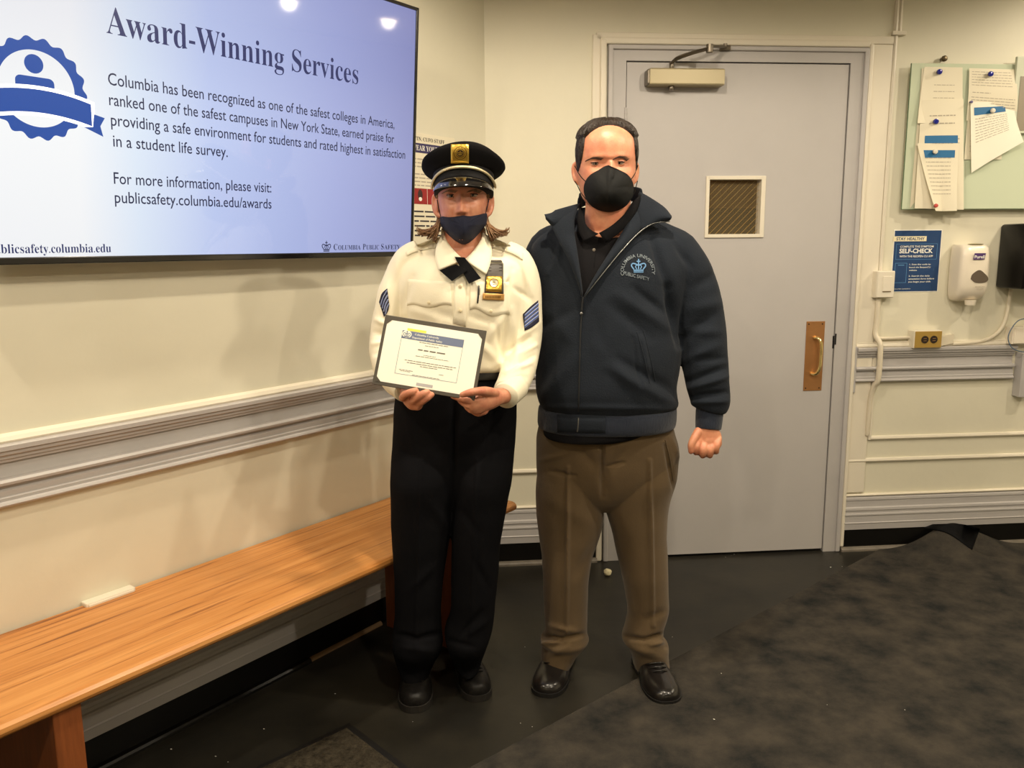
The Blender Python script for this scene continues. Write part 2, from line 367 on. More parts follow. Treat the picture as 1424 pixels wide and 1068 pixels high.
# ---------------------------------------------------------------- ceiling lamps
LENS = mat('lamp_lens', (255, 240, 215), .4, emit=(255, 226, 178), estr=26); RING = mat('lamp_ring', (235, 230, 220), .4)
where = ['above the wall with the notice board', 'near the glass notice board, further from the wall', 'above the two people', 'in front of the grey door', 'beside the television wall', 'in the middle of the ceiling', 'on the board side of the room', 'towards the rear by the television wall', 'close to the television, above the cap']
for i, (lx, ly, wt) in enumerate(LAMPS):
    t = thing('ceiling_light', Matrix.Translation((lx, ly, CEIL)), 'round recessed white ceiling light '+where[i], 'light', 'recessed ceiling lights')
    g = G(); rows = []
    for r, z in ((.062, -.003), (.066, -.008), (.082, -.006), (.086, 0)): rows.append([(r*math.cos(a), r*math.sin(a), z) for a in np.arange(32)*2*math.pi/32])
    g.rings(rows, caps=False); sm(link('trim_ring', g, RING, t))
    g = G(); g.cyl((0, 0, -.005), .062, .003, 'z', 32); link('lens', g, LENS, t)
    l = bpy.data.lights.new('ceiling_lamp', 'SPOT'); l.energy = wt*6.0; l.color = LAMP_COL; l.shadow_soft_size = .045; l.spot_size = math.radians(168); l.spot_blend = .3
    o = bpy.data.objects.new('lamp_source', l); COL.objects.link(o); o.location = (lx, ly, CEIL-.02)

# ---------------------------------------------------------------- television
TILT = math.atan(.06/.825); TW, TH = 1.455, .826
MT = ML @ Matrix.Translation((-.537-TW, -.055, 1.358)) @ Matrix.Rotation(TILT, 4, 'X')
tv = thing('television', MT, 'large wall television showing a blue and white award slide above the bench', 'television')
GB = mat('gloss_black_plastic', (16, 14, 16), .18, coat=.5)
g = G(); b = .011
for a in ((0, -.03, 0, TW, .0, b+.006), (0, -.03, TH-b, TW, 0, TH), (0, -.03, 0, b, 0, TH), (TW-b, -.03, 0, TW, 0, TH)): g.box(a[:3], a[3:], .0025)
link('bezel', g, GB, tv)
g = G(); g.box((.004, -.022, .004), (TW-.004, .004, TH-.004)); g.box((.25, .0, .15), (TW-.25, .035, TH-.15), .01); link('housing', g, mat('matt_black_plastic', (24, 22, 22), .6), tv)
g = G(); g.box((TW*.5+.255, -.0305, .003), (TW*.5+.275, -.0295, .0065)); link('sensor', g, BLACK, tv)
# the slide: viewing-angle falloff of the screen painted in, white to periwinkle
m = bpy.data.materials.new('slide_background_falloff'); m.use_nodes = True; nt = m.node_tree; N = nt.nodes; Lk = nt.links; bs = N['Principled BSDF']
tc = N.new('ShaderNodeTexCoord'); sp = N.new('ShaderNodeSeparateXYZ'); Lk.new(tc.outputs['Object'], sp.inputs[0])
r1 = N.new('ShaderNodeValToRGB'); mr = N.new('ShaderNodeMapRange'); mr.inputs['From Max'].default_value = TW; Lk.new(sp.outputs['X'], mr.inputs[0]); Lk.new(mr.outputs[0], r1.inputs[0])
cr = r1.color_ramp; cr.elements[0].position = .2; cr.elements[0].color = s2l((252, 254, 255))+(1,); cr.elements[1].position = 1.; cr.elements[1].color = s2l((150, 156, 205))+(1,)
for p_, c_ in ((.30, (228, 240, 255)), (.45, (196, 210, 248)), (.75, (170, 180, 228))):
    e = cr.elements.new(p_); e.color = s2l(c_)+(1,)
r2 = N.new('ShaderNodeValToRGB'); mz = N.new('ShaderNodeMapRange'); mz.inputs['From Max'].default_value = TH; Lk.new(sp.outputs['Z'], mz.inputs[0]); Lk.new(mz.outputs[0], r2.inputs[0])
r2.color_ramp.elements[0].color = (.93, .93, .95, 1); r2.color_ramp.elements[1].color = (.80, .78, .84, 1)
e = r2.color_ramp.elements.new(.4); e.color = (1, 1, 1, 1)
mx = N.new('ShaderNodeMix'); mx.data_type = 'RGBA'; mx.blend_type = 'MULTIPLY'; mx.inputs['Factor'].default_value = 1
Lk.new(r1.outputs[0], mx.inputs['A']); Lk.new(r2.outputs[0], mx.inputs['B']); Lk.new(mx.outputs['Result'], bs.inputs['Emission Color'])
bs.inputs['Base Color'].default_value = (.01, .01, .012, 1); bs.inputs['Emission Strength'].default_value = .92; bs.inputs['Roughness'].default_value = .05
g = G(); g.box((b-.002, -.025, b+.003), (TW-b+.002, -.0215, TH-b+.002)); scr = link('screen', g, m, tv)
SLB = mat('slide_navy_ink', (10, 12, 24), .3, emit=(30, 44, 104), estr=.8); SLD = mat('slide_dark_ink', (10, 12, 20), .3, emit=(36, 44, 84), estr=.7)
SLI = mat('slide_emblem_blue', (8, 16, 36), .3, emit=(32, 80, 166), estr=.9); SLW = mat('slide_white', (250, 250, 255), .3, emit=(252, 253, 255), estr=1)
def tvx(t): return TW+.537-t
def tvz(z): return (z-1.358)/math.cos(TILT)
YS = -.0256
letter(serif('Award-Winning Services'), tvx(1.617), tvx(.806), tvz(1.900), .062, SLB, scr, YS, off=-.0045, capratio=.69)
for t0, t1, z, s_ in ((1.619, .640, 1.783, 'Columbia has been recognized as one of the safest colleges in America,'), (1.619, .640, 1.736, 'ranked one of the safest campuses in New York State, earned praise for'), (1.617, .585, 1.689, 'providing a safe environment for students and rated highest in satisfaction'), (1.614, 1.290, 1.640, 'in a student life survey.'), (1.617, 1.145, 1.551, 'For more information, please visit:'), (1.617, 1.145, 1.505, 'publicsafety.columbia.edu/awards')):
    letter(s_, tvx(t0), tvx(t1), tvz(z), .0285, SLD, scr, YS, off=.004)
letter(serif('publicsafety.columbia.edu'), tvx(1.914), tvx(1.633), tvz(1.384), .021, SLB, scr, YS, off=-.002)
letter(serif('C'), tvx(.905), tvx(.889), tvz(1.383), .019, SLD, scr, YS, off=-.001); letter(serif('OLUMBIA'), tvx(.886), tvx(.788), tvz(1.383), .0150, SLD, scr, YS, off=-.001)
letter(serif('P'), tvx(.778), tvx(.765), tvz(1.383), .019, SLD, scr, YS, off=-.001); letter(serif('UBLIC'), tvx(.762), tvx(.703), tvz(1.383), .0150, SLD, scr, YS, off=-.001)
letter(serif('S'), tvx(.693), tvx(.681), tvz(1.383), .019, SLD, scr, YS, off=-.001); letter(serif('AFETY'), tvx(.678), tvx(.600), tvz(1.383), .0150, SLD, scr, YS, off=-.001)
def crown(g, cx, cz, s, P=lambda x, z: (x, 0, z)):
    """the small university crown: band, four arches and a cross; flat"""
    def poly(pts): g.add([P(cx+x*s, cz+z*s) for x, z in pts], [tuple(range(len(pts)))])
    poly([(-.36, -.5), (.36, -.5), (.36, -.42), (-.36, -.42)]); poly([(-.36, -.38), (.36, -.38), (.38, -.28), (-.38, -.28)])
    def arc(pts, w):
        Q = cat(np.array(pts, float), 4)
        for i in range(len(Q)-1):
            d = Q[i+1]-Q[i]; n = np.array([-d[1], d[0]])/np.linalg.norm(d)*w; poly([Q[i]-n, Q[i+1]-n, Q[i+1]+n, Q[i]+n])
    for sx in (-1, 1):
        arc([(sx*.34, -.26), (sx*.52, .0), (sx*.44, .16), (sx*.25, .14), (0, .02)], .045)
        arc([(sx*.12, -.26), (sx*.22, -.06), (sx*.12, .04), (0, .02)], .035)
    poly([(-.04, -.26), (.04, -.26), (.04, .5), (-.04, .5)]); poly([(-.14, .28), (.14, .28), (.14, .36), (-.14, .36)])
    poly([(-.10, .06), (0, -.04), (.10, .06), (0, .16)])
g = G(); crown(g, tvx(.935), tvz(1.395), .034, lambda x, z: (x, YS, z)); link('crown_emblem', g, SLD, scr)
# rosette emblem
ec = (tvx(1.784), tvz(1.750)); R1 = .108
g = G(); ns = 160
ro = [(ec[0]+(R1+.0045*math.cos(18*a+.5))*math.cos(a), ec[1]+(R1+.0045*math.cos(18*a+.5))*math.sin(a)) for a in np.arange(ns)*2*math.pi/ns]
ri = [(ec[0]+.083*math.cos(a), ec[1]+.083*math.sin(a)) for a in np.arange(ns)*2*math.pi/ns]
g.add([(x, YS, z) for x, z in ro+ri], [(i, (i+1) % ns, ns+(i+1) % ns, ns+i) for i in range(ns)])
hx, hz = ec[0]-.004, ec[1]+.053
g.add([(hx+.0205*math.cos(a), YS, hz+.0205*math.sin(a)) for a in np.arange(32)*2*math.pi/32], [tuple(range(32))])
sh = [(-.042, -.012), (-.042, .004)]+[(-.030+.012*math.cos(a), .004+.012*math.sin(a)) for a in np.linspace(math.pi, math.pi/2, 6)]+[(.030+.012*math.cos(a), .004+.012*math.sin(a)) for a in np.linspace(math.pi/2, 0, 6)]+[(.042, -.012)]
g.add([(hx+x, YS, ec[1]+.0105+z*.95) for x, z in sh], [tuple(range(len(sh)))])
link('rosette_emblem', g, SLI, scr)
def band(g, x0, x1, zc, sag, h, y, mi=0):
    xs = np.linspace(x0, x1, 24); u = (xs-ec[0])/.115
    top = zc-sag*u*u+h/2; v = [(x, y, z) for x, z in zip(xs, top)]+[(x, y, z-h) for x, z in zip(xs, top)]
    g.add(v, [(i, i+1, 25+i, 24+i) for i in range(23)], mi)
g = G(); band(g, ec[0]-.128, ec[0]+.128, ec[1]-.026, .016, .066, YS-.0003); link('ribbon_outline', g, SLW, scr)
g = G(); band(g, ec[0]-.120, ec[0]+.120, ec[1]-.026, .016, .050, YS-.0006)
for s_ in (-1, 1): g.add([(ec[0]+s_*x, YS-.0004, ec[1]+z) for x, z in ((.100, -.072), (.122, -.070), (.126, -.040), (.152, -.046), (.140, -.066), (.146, -.090))], [tuple(range(6)) if s_ > 0 else tuple(range(6))[::-1]])
link('ribbon_banner', g, SLI, scr)

# ---------------------------------------------------------------- poster beside the television
PAPER = mat('cream_paper', (232, 224, 200), .7); INK = mat('dark_print', (52, 46, 52), .7); PURP = mat('purple_print', (52, 44, 92), .6); INKL = mat('faint_print', (176, 166, 148), .7); REDP = mat('red_print', (150, 28, 28), .6); WHP = mat('white_print', (240, 238, 230), .6)
x0, z1 = pL(569, 187); x1 = pL(631, 190)[0]; z1 = 1.800; z0 = 1.30
ps = thing('poster', ML @ Matrix.Translation((x0, -.0042, 0)), 'tall cream staff notice with purple heading partly hidden behind the black cap', 'poster'); w = x1-x0
g = G(); g.box((0, 0, z0), (w, .0035, z1)); link('sheet', g, PAPER, ps)
g = G(); g.box((.004, -.0008, z1-.070), (w-.012, 0, z1-.036)); link('heading_band', g, PURP, ps)
letter(serif('ATTN, CUFO STAFF'), .006, .19, z1-.027, .014, INK, ps, off=-.002); letter(serif('WEAR YOUR MASK'), .008, w-.022, z1-.062, .019, WHP, ps, y=-.0014)
g = G(); rr = random.Random(3); 
for k, zz in enumerate(np.arange(z1-.095, z1-.21, -.0135)):
    if k != 3: words(g, .010, w-.02, zz, .008, -.0006, rr, 1 if k % 4 != 2 else .6)
link('small_print', g, INKL, ps)
g = G(); g.box((.008, -.001, 1.545), (w-.012, 0, 1.602)); rp = link('picture_band', g, REDP, ps)
for k in range(3):
    g = G(); g2 = G()
    cx = .045+.088*k; g.sphere((cx, -.0012, 1.578), (.013, .0006, .02), 14, 8); g2.sphere((cx, -.0016, 1.563), (.009, .0006, .0075), 14, 8)
    g3 = G(); g3.box((cx+.038, -.0014, 1.545), (cx+.0395, -.001, 1.602)); link('divider', g3, WHP, ps)
    link('face_drawing', g, mat('dark_figure', (58, 34, 30), .7), ps); link('mask_drawing', g2, WHP, ps)
g = G(); 
for zz in np.arange(1.515, 1.42, -.0175): words(g, .010, w-.02, zz, .0105, -.0006, rr, 1)
link('small_print', g, INK, ps)
p2 = thing('poster', ML @ Matrix.Translation((x0-.012, -.001, 0)), 'purple edged sheet behind the staff notice beside the television', 'poster')
g = G(); g.box((-.03, 0, 1.30), (.012, .0008, 1.795)); link('sheet', g, PAPER, p2); g = G(); g.box((-.002, -.0012, 1.30), (.010, 0, 1.72)); link('purple_edge', g, PURP, p2)

# ---------------------------------------------------------------- bench
m = bpy.data.materials.new('varnished_oak'); m.use_nodes = True; nt = m.node_tree; N = nt.nodes; Lk = nt.links; bs = N['Principled BSDF']
tc = N.new('ShaderNodeTexCoord'); mp = N.new('ShaderNodeMapping'); mp.inputs['Scale'].default_value = (.7, 16, 9); Lk.new(tc.outputs['Object'], mp.inputs[0])
n1 = N.new('ShaderNodeTexNoise'); n1.inputs['Scale'].default_value = 2.2; n1.inputs['Detail'].default_value = 7; n1.inputs['Roughness'].default_value = .6; n1.inputs['Distortion'].default_value = .9; Lk.new(mp.outputs[0], n1.inputs[0])
wv = N.new('ShaderNodeTexNoise'); mp2 = N.new('ShaderNodeMapping'); mp2.inputs['Scale'].default_value = (1.6, 75, 60); Lk.new(tc.outputs['Object'], mp2.inputs[0]); Lk.new(mp2.outputs[0], wv.inputs[0]); wv.inputs['Scale'].default_value = 1.5
r1 = N.new('ShaderNodeValToRGB'); e = r1.color_ramp.elements; e[0].position = .34; e[0].color = s2l((140, 84, 36))+(1,); e[1].position = .66; e[1].color = s2l((212, 150, 84))+(1,)
q = r1.color_ramp.elements.new(.42); q.color = s2l((192, 126, 60))+(1,)
Lk.new(n1.outputs[0], r1.inputs[0]); mx = N.new('ShaderNodeMix'); mx.data_type = 'RGBA'; mx.blend_type = 'MULTIPLY'
mr = N.new('ShaderNodeMapRange'); mr.inputs['From Min'].default_value = .56; mr.inputs['From Max'].default_value = .72; mr.inputs['To Max'].default_value = .75; Lk.new(wv.outputs[0], mr.inputs[0]); Lk.new(mr.outputs[0], mx.inputs['Factor'])
Lk.new(r1.outputs[0], mx.inputs['A']); mx.inputs['B'].default_value = (.45, .30, .18, 1); Lk.new(mx.outputs['Result'], bs.inputs['Base Color'])
bs.inputs['Roughness'].default_value = .42; bs.inputs['Coat Weight'].default_value = .12; bs.inputs['Coat Roughness'].default_value = .25
OAK = m; OAKD = mat('dark_oak_legs', (150, 84, 44), .45, var=.3, vscale=6, stretch=(14, 14, 1.2))
bn = thing('bench', ML, 'long varnished orange oak bench along the television wall', 'bench')
bx0, bx1 = -3.3, -.395
g = G(); g.extr([(-.008, .434), (-.41, .434), (-.421, .437), (-.427, .443), (-.43, .450), (-.428, .459), (-.421, .465), (-.41, .468), (-.008, .468)], bx0, bx1); link('seat', g, OAK, bn)
for t0, t1 in ((-2.02, -1.96), (-.70, -.64), (-3.2, -3.14)):
    g = G(); g.box((t0, -.41, .001), (t1, -.05, .434), .003); link('leg', g, OAKD, bn)
g = G(); g.box((bx0+.1, -.30, .33), (bx1-.1, -.275, .434), .002); #stretcher hidden under the seat
# cream outlet cover on the wall behind the bench
t = thing('outlet_cover', ML, 'cream surface box on the wall just above the back of the bench', 'outlet box')
g = G(); g.box((-1.755, -.03, .40), (-1.62, 0, .478), .003); link('box', g, CREAMT, t)
g = G(); g.box((-1.75, -.034, .405), (-1.625, -.029, .474), .002); link('cover', g, CREAMT, t)

# ---------------------------------------------------------------- mats
MATG = mat('grey_carpet_mat', (74, 69, 62), .95, bump=.8, bscale=260, var=.4, vscale=7, rgb2=(40, 41, 41), spec=.05)
P0 = np.array([-.119-.55*1.5, 1.419+.39*1.5]); P1 = np.array([1.79, 0.028]); dirE = (P1-P0)/np.linalg.norm(P1-P0)
def matpoint(u, v):
    """u along the wall edge axis, v from the wall (0) outwards; x starts on the slanting edge"""
    off = .040+v*2.6; xs = P0[0]+(P0[1]-off)*(-dirE[0]/dirE[1]); 
    x = xs+u*(4.35-xs)
    edge = x
    h = .118*math.exp(-((edge-2.13)/.17)**2)*math.exp(-(max(off-.04, 0)/.13)**1.6)
    h -= .05*math.exp(-((edge-2.20)/.07)**2)*math.exp(-((off-.12)/.07)**2)
    z = .006+max(h, 0)
    return x, -off, z
g = G(); nu, nv = 150, 110; us = np.concatenate([np.linspace(0, .3, 100)[:-1], np.linspace(.3, 1, 51)]); vs = np.linspace(0, 1, nv)**2.0
top = [[matpoint(u, v) for u in us] for v in vs]
v_ = [p for r in top for p in r]+[(p[0], p[1], p[2]-.005) for r in top for p in r]; n_ = nu*nv; f_ = []
for i in range(nv-1):
    for j in range(nu-1): 
        q = (i*nu+j, (i+1)*nu+j, (i+1)*nu+j+1, i*nu+j+1); f_ += [q, tuple(k+n_ for k in q[::-1])]
for i in range(nv-1): f_ += [(i*nu, i*nu+n_, (i+1)*nu+n_, (i+1)*nu), ((i+1)*nu-1, (i+2)*nu-1, (i+2)*nu-1+n_, (i+1)*nu-1+n_)]
for j in range(nu-1): f_ += [(j, j+1, j+1+n_, j+n_), ((nv-1)*nu+j, (nv-1)*nu+j+n_, (nv-1)*nu+j+1+n_, (nv-1)*nu+j+1)]
g.add(v_, f_); o = sm(link('floor_mat', g, MATG), 50); o.matrix_world = MB; tag(o, 'large dark grey carpet mat buckled up against the black baseboard', 'mat')
matfold = o
MATB = mat('brown_speckled_mat', (70, 64, 53), .95, bump=.6, bscale=300, var=.5, vscale=60, rgb2=(40, 36, 30), spec=.05)
q0 = ground(482, 1016); q1 = ground(373, 1068); q2 = ground(550, 1068); e1 = (q1-q0)/np.linalg.norm(q1-q0); e2 = (q2-q0)/np.linalg.norm(q2-q0)
def slab(g, poly, z0, z1): g.rings([[(x, y, z0) for x, y in poly], [(x, y, z1) for x, y in poly]])
t = thing('floor_mat', Matrix.Translation((0, 0, 0)), 'small brown speckled mat with black rubber border at the front edge', 'mat')
qo = q0-(e1+e2)*.022
g = G(); slab(g, [tuple(p[:2]) for p in (qo, qo+e1*1.4, qo+e1*1.4+e2*.9, qo+e2*.9)], .0005, .005); link('rubber_border', g, mat('black_rubber', (22, 21, 20), .5, bump=.2, bscale=60), t)
g = G(); slab(g, [tuple(p[:2]) for p in (q0, q0+e1*1.34, q0+e1*1.34+e2*.84, q0+e2*.84)], .001, .009); link('pile', g, MATB, t)
# crumpled paper and scraps
def blob(r, seed, n=14, m=10):
    g = G(); g.sphere((0, 0, 0), r, n, m); R = np.random.default_rng(seed)
    ks = R.normal(size=(7, 3))*2.2/r; V = np.array(g.v); 
    d = sum(np.abs(np.sin(V @ k+R.uniform(0, 6))) for k in ks)/7; V *= (.62+.62*d)[:, None]; g.v = [tuple(p) for p in V]; return g
p_ = ground(845, 800); o = link('crumpled_paper', blob(.016, 4), mat('crumpled_foil_paper', (225, 215, 175), .35)); o.location = (p_[0], p_[1], .0135); tag(o, 'small crumpled pale wrapper on the dark floor behind the man', 'wrapper')
g = G(); rr = random.Random(8)
for px, py in ((1017, 773), (1021, 771), (1009, 775), (594, 978), (238, 1042), (300, 1052), (317, 1060), (730, 900), (724, 1006), (740, 1011), (1003, 939), (1150, 983), (1258, 990), (367, 1014), (1171, 788), (1178, 789), (1155, 789), (935, 886), (890, 950), (574, 1004), (466, 965), (993, 1003)):
    p = ground(px, py); s_ = rr.uniform(.0012, .0028); a = rr.uniform(0, 3); g.add([(p[0]+s_*math.cos(a+k*1.57)*(1.6 if k % 2 else .8), p[1]+s_*math.sin(a+k*1.57), .0005+(.006 if px > 990 and py > 880 else 0)+.001*(k == 1)) for k in range(4)]+[(p[0], p[1], .002+(.006 if px > 990 and py > 880 else 0))], [(0, 1, 4), (1, 2, 4), (2, 3, 4), (3, 0, 4), (3, 2, 1, 0)])
o = link('floor_scraps', g, WHP); o['kind'] = 'stuff'; tag(o, 'tiny white scraps scattered over the dark floor and mats', 'scraps')

# ---------------------------------------------------------------- fixtures on the back wall, right of the door
# glass notice board
GBD = mat('pale_green_glass', (206, 216, 190), .10, coat=.6, spec=.5); GBE = mat('dark_green_glass_edge', (96, 118, 90), .2)
bo = thing('notice_board', MB, 'frosted pale green glass notice board mounted to the right of the door', 'notice board')
gx0 = pB(1268, 90, .03)[0]; gx0b = pB(1253, 290, .03)[0]; gxm = (gx0+gx0b)/2
gz1 = pB(1268, 88, .03)[1]; gz0 = pB(1253, 291, .03)[1]
g = G(); g.box((gxm, -.034, gz0), (3.3, -.026, gz1), .0015); link('glass_panel', g, GBD, bo)
g = G(); g.box((gxm-.0015, -.033, gz0-.001), (gxm-.0002, -.027, gz1)); g.box((gxm, -.033, gz0-.002), (3.3, -.027, gz0-.0004)); link('glass_edge', g, GBE, bo)
for x in (gxm+.06, 3.2):
    for z in (gz0+.08, gz1-.08): g = G(); g.cyl((x, -.001, z), .010, .025, 'y', 14); link('standoff', g, STEEL, bo)
kx, kz = pB(1309, 83); t = thing('wall_knob', MB, 'small dull metal knob on the wall above the glass notice board', 'knob')
g = G(); g.cyl((kx, 0, kz), .008, .014, 'y', 16, bev=.001); link('stem', g, STEEL, t); g = G(); g.cyl((kx, -.014, kz), .012, .014, 'y', 18, bev=.003); sm(link('head', g, mat('bronze_knob', (90, 78, 56), .35, metal=.7), t), 40)
# papers
def paper(name, label, quad, curl, lines, bars=(), group=None, seed=1, base=.036, mats=PAPER, extra=None):
    """quad: px corners TL, TR, BR, BL on the glass plane; curl(u,v) -> offset from the board"""
    Q = [np.array(pB(*c, base)) for c in quad]; t = thing(name, MB, label, 'paper', group)
    def P(u, v, o=0.):
        a = Q[0]*(1-u)+Q[1]*u; b = Q[3]*(1-u)+Q[2]*u; p = a*(1-v)+b*v
        x, z = p; k = curl(u, v); return (x, -(base+k+o), z)
    def sheet(u0, u1, v0, v1, o, nx=16, nz=22):
        g = G(); V = [P(u0+(u1-u0)*i/nx, v0+(v1-v0)*j/nz, o) for j in range(nz+1) for i in range(nx+1)]
        return g.add(V, [(j*(nx+1)+i, (j+1)*(nx+1)+i, (j+1)*(nx+1)+i+1, j*(nx+1)+i+1) for j in range(nz) for i in range(nx)])
    sm(link('sheet', sheet(0, 1, 0, 1, 0), mats, t))
    for (u0, u1, v0, v1, m_) in bars: link('printed_band', sheet(u0, u1, v0, v1, .0008, 8, 2), m_, t)
    g = G(); rr = random.Random(seed)
    for (v, h, u0, u1) in lines:
        u = u0
        while u < u1:
            du = min(rr.uniform(.03, .12), u1-u); g.add([P(u, v, .0007), P(u+du, v, .0007), P(u+du, v-h, .0007), P(u, v-h, .0007)], [(0, 1, 2, 3)]); u += du+.018
    if lines: link('small_print', g, INKL, t)
    return t
BLUEB = mat('blue_print', (28, 106, 158), .5)
sag = lambda u, v: .004+.010*v*v+.006*math.sin(math.pi*u)*v
L_ = lambda a, b, n, u0=.12, u1=.85: [(a+(b-a)*k/max(n-1, 1), .010, u0, u1) for k in range(n)]
paper('notice_sheet', 'long cream sheet at the back of the first papers on the notice board', ((1282, 95), (1338, 94), (1337, 200), (1265, 290)), lambda u, v: .001, [(.16, .01, .6, .8), (.3, .008, .2, .8), (.34, .008, .25, .85)])
paper('notice_sheet', 'curled cream sheet under the upper blue magnet nearest the door', ((1285, 93), (1338, 94), (1338, 172), (1273, 172)), lambda u, v: .003+.012*v*v*(1-u), L_(.32, .55, 3, .3, .8)+L_(.8, .9, 2, .2, .7))
paper('notice_sheet', 'cream letter with one blue band under the lower blue magnet', ((1280, 140), (1338, 138), (1336, 292), (1268, 290)), lambda u, v: .008+.012*v+.006*math.sin(3*u), L_(.15, .22, 2, .2, .8)+L_(.36, .40, 2, .2, .9), [(.12, .86, .325, .395, BLUEB)])
paper('notice_sheet', 'curling letter with blue band hanging lowest beneath the white magnet', ((1272, 200), (1331, 200), (1319, 294), (1290, 294)), lambda u, v: .018+.030*v*abs(u-.5)*2*v+.01*v, L_(.22, .75, 10, .12, .80), [(.12, .90, .10, .21, BLUEB)], seed=5)
paper('notice_sheet', 'printed cream form at the top of the middle notice papers', ((1347, 95), (1411, 97), (1411, 176), (1343, 168)), lambda u, v: .004+.010*math.sin(math.pi*v)*(.4+u), L_(.07, .32, 6, .06, .9)+[(.46, .012, .08, .45)]+L_(.55, .7, 4, .06, .95))
paper('notice_sheet', 'narrow cream sheet behind the middle letter with corner folded forward', ((1345, 165), (1395, 165), (1392, 222), (1340, 222)), lambda u, v: .003, L_(.3, .8, 5))
paper('notice_sheet', 'white letter with a blue band and its corner curling forward', ((1347, 142), (1406, 143), (1413, 199), (1347, 241)), lambda u, v: .012+.006*v+.045*max(0, u-.3)**1.3*v**2.2, L_(.26, .60, 9, .1, .82), [(.08, .80, .085, .20, BLUEB)], seed=7, mats=mat('white_paper', (244, 240, 222), .65))
t = thing('document_holder', MB, 'clear plastic holder with grey document at the edge of the photo', 'document holder')
hx, hz1 = pB(1412, 86, .04); hz0 = pB(1412, 186, .04)[1]
g = G(); g.box((hx, -.05, hz0), (hx+.25, -.036, hz1+.02), .003); link('holder', g, mat('clear_plastic', (214, 218, 198), .15), t)
g = G(); g.box((hx+.022, -.0515, hz0+.012), (hx+.23, -.0505, hz1-.06)); link('document', g, mat('grey_document', (150, 140, 120), .5), t)
def magnet(px, py, r, m_, label, off, rx=1.):
    x, z = pB(px, py, off); t = thing('magnet', at(MB, x, -off+.0, z), label, 'magnet'); g = G(); g.cyl((0, 0, 0), r*rx, .009, 'y', 20, r2=r*.92, bev=.0025); sm(link('cap', g, m_, t), 50)
    g = G(); g.cyl((0, .004, 0), r*.8, .004, 'y', 16); link('base', g, STEEL, t)
MGB = mat('blue_magnet', (24, 34, 140), .12, coat=.6); MGW = mat('white_magnet', (228, 222, 205), .35)
magnet(1306, 100, .0115, MGB, 'glossy blue magnet at the top of the first papers', .046); magnet(1301, 169, .0115, MGB, 'glossy blue magnet halfway down the first papers', .056)
magnet(1377, 103, .0115, MGB, 'glossy blue magnet on the middle printed form', .052); magnet(1300, 211, .0105, MGW, 'round white magnet on the lowest curled letter', .064); magnet(1380, 154, .0105, MGW, 'round white magnet on the blue band of the folded letter', .058)
magnet(1350, 142, .006, mat('lilac_magnet', (112, 106, 150), .3), 'tiny lilac magnet beside the middle form', .056); magnet(1301, 286, .0085, mat('red_dot', (205, 84, 76), .4), 'small red round sticker magnet at the bottom of the first papers', .088)

# switch box and raceway
t = thing('switch_box', MB, 'cream surface mounted switch box overlapping the blue poster', 'switch box')
sx0, sz1 = pB(1220, 377, .045); sx1, sz0 = pB(1242.5, 414, .045)
g = G(); g.box((sx0, -.045, sz0), (sx1, 0, sz1), .003); link('box', g, CREAMT, t); g = G(); g.box((sx0+.002, -.049, sz0+.002), (sx1-.002, -.043, sz1-.002), .002); link('cover', g, CREAMT, t)
g = G(); g.box((sx0+.026, -.052, sz0+.028), (sx1-.014, -.047, sz1-.022), .002); link('rocker', g, CREAMT, t); g = G(); g.box((sx0+.027, -.0525, sz0+.026), (sx1-.018, -.05, sz0+.029)); link('indicator_slot', g, mat('brown_slot', (110, 92, 60), .5), t)
PIPE = mat('painted_cable_raceway', (222, 212, 190), .4, bump=.06, bscale=30)
xa = sx0+.028
pts = [(xa, -.018, sz0+.01), (xa, -.018, sz0-.10), (xa-.004, -.022, sz0-.16), (xa+.004, -.045, .96), (xa+.006, -.052, .93), (xa+.006, -.050, .80), (xa-.001, -.032, .765), (xa-.006, -.018, .70), (xa-.008, -.015, .62), (xa-.008, -.012, .54)]
g = G(); g.tube(pts, [.0115]*7+[.010, .009, .008], n=12); o = sm(link('cable_raceway', g, PIPE)); o.matrix_world = MB; tag(o, 'cream cable conduit running down from the switch box', 'conduit')
t = thing('power_outlet', MB, 'brass faced double power outlet on cream box above the rail', 'outlet')
ox0, oz1 = pB(1273, 461, .05); ox1, oz0 = pB(1308, 483, .05)
g = G(); g.box((ox0-.004, -.05, oz0-.003), (ox1+.003, 0, oz1+.003), .003); link('box', g, CREAMT, t)
g = G(); g.box((ox0, -.0535, oz0), (ox1, -.049, oz1), .001); link('faceplate', g, mat('brass_faceplate', (186, 152, 78), .4, metal=.4), t)
for k in (.36, .70):
    cx = ox0+(ox1-ox0)*k; cz = (oz0+oz1)/2; g = G(); g.cyl((cx, -.053, cz), .0165, .003, 'y', 20); s_ = link('socket', g, mat('dark_socket', (38, 26, 22), .4), t)
    g = G(); g.box((cx-.007, -.0565, cz+.004), (cx+.007, -.0559, cz+.006)); g.box((cx-.007, -.0565, cz-.006), (cx+.007, -.0559, cz-.004)); link('slot', g, mat('brass_slot', (160, 120, 70), .4), s_)
zc = (oz0+oz1)/2
g = G(); g.tube([(xa, -.016, zc+.006), (xa+.06, -.012, zc+.004), (ox0-.004, -.012, zc+.006)], .0075, n=10); o = sm(link('cable_raceway', g, PIPE)); o.matrix_world = MB; tag(o, 'short cream raceway linking conduit and brass outlet', 'conduit')
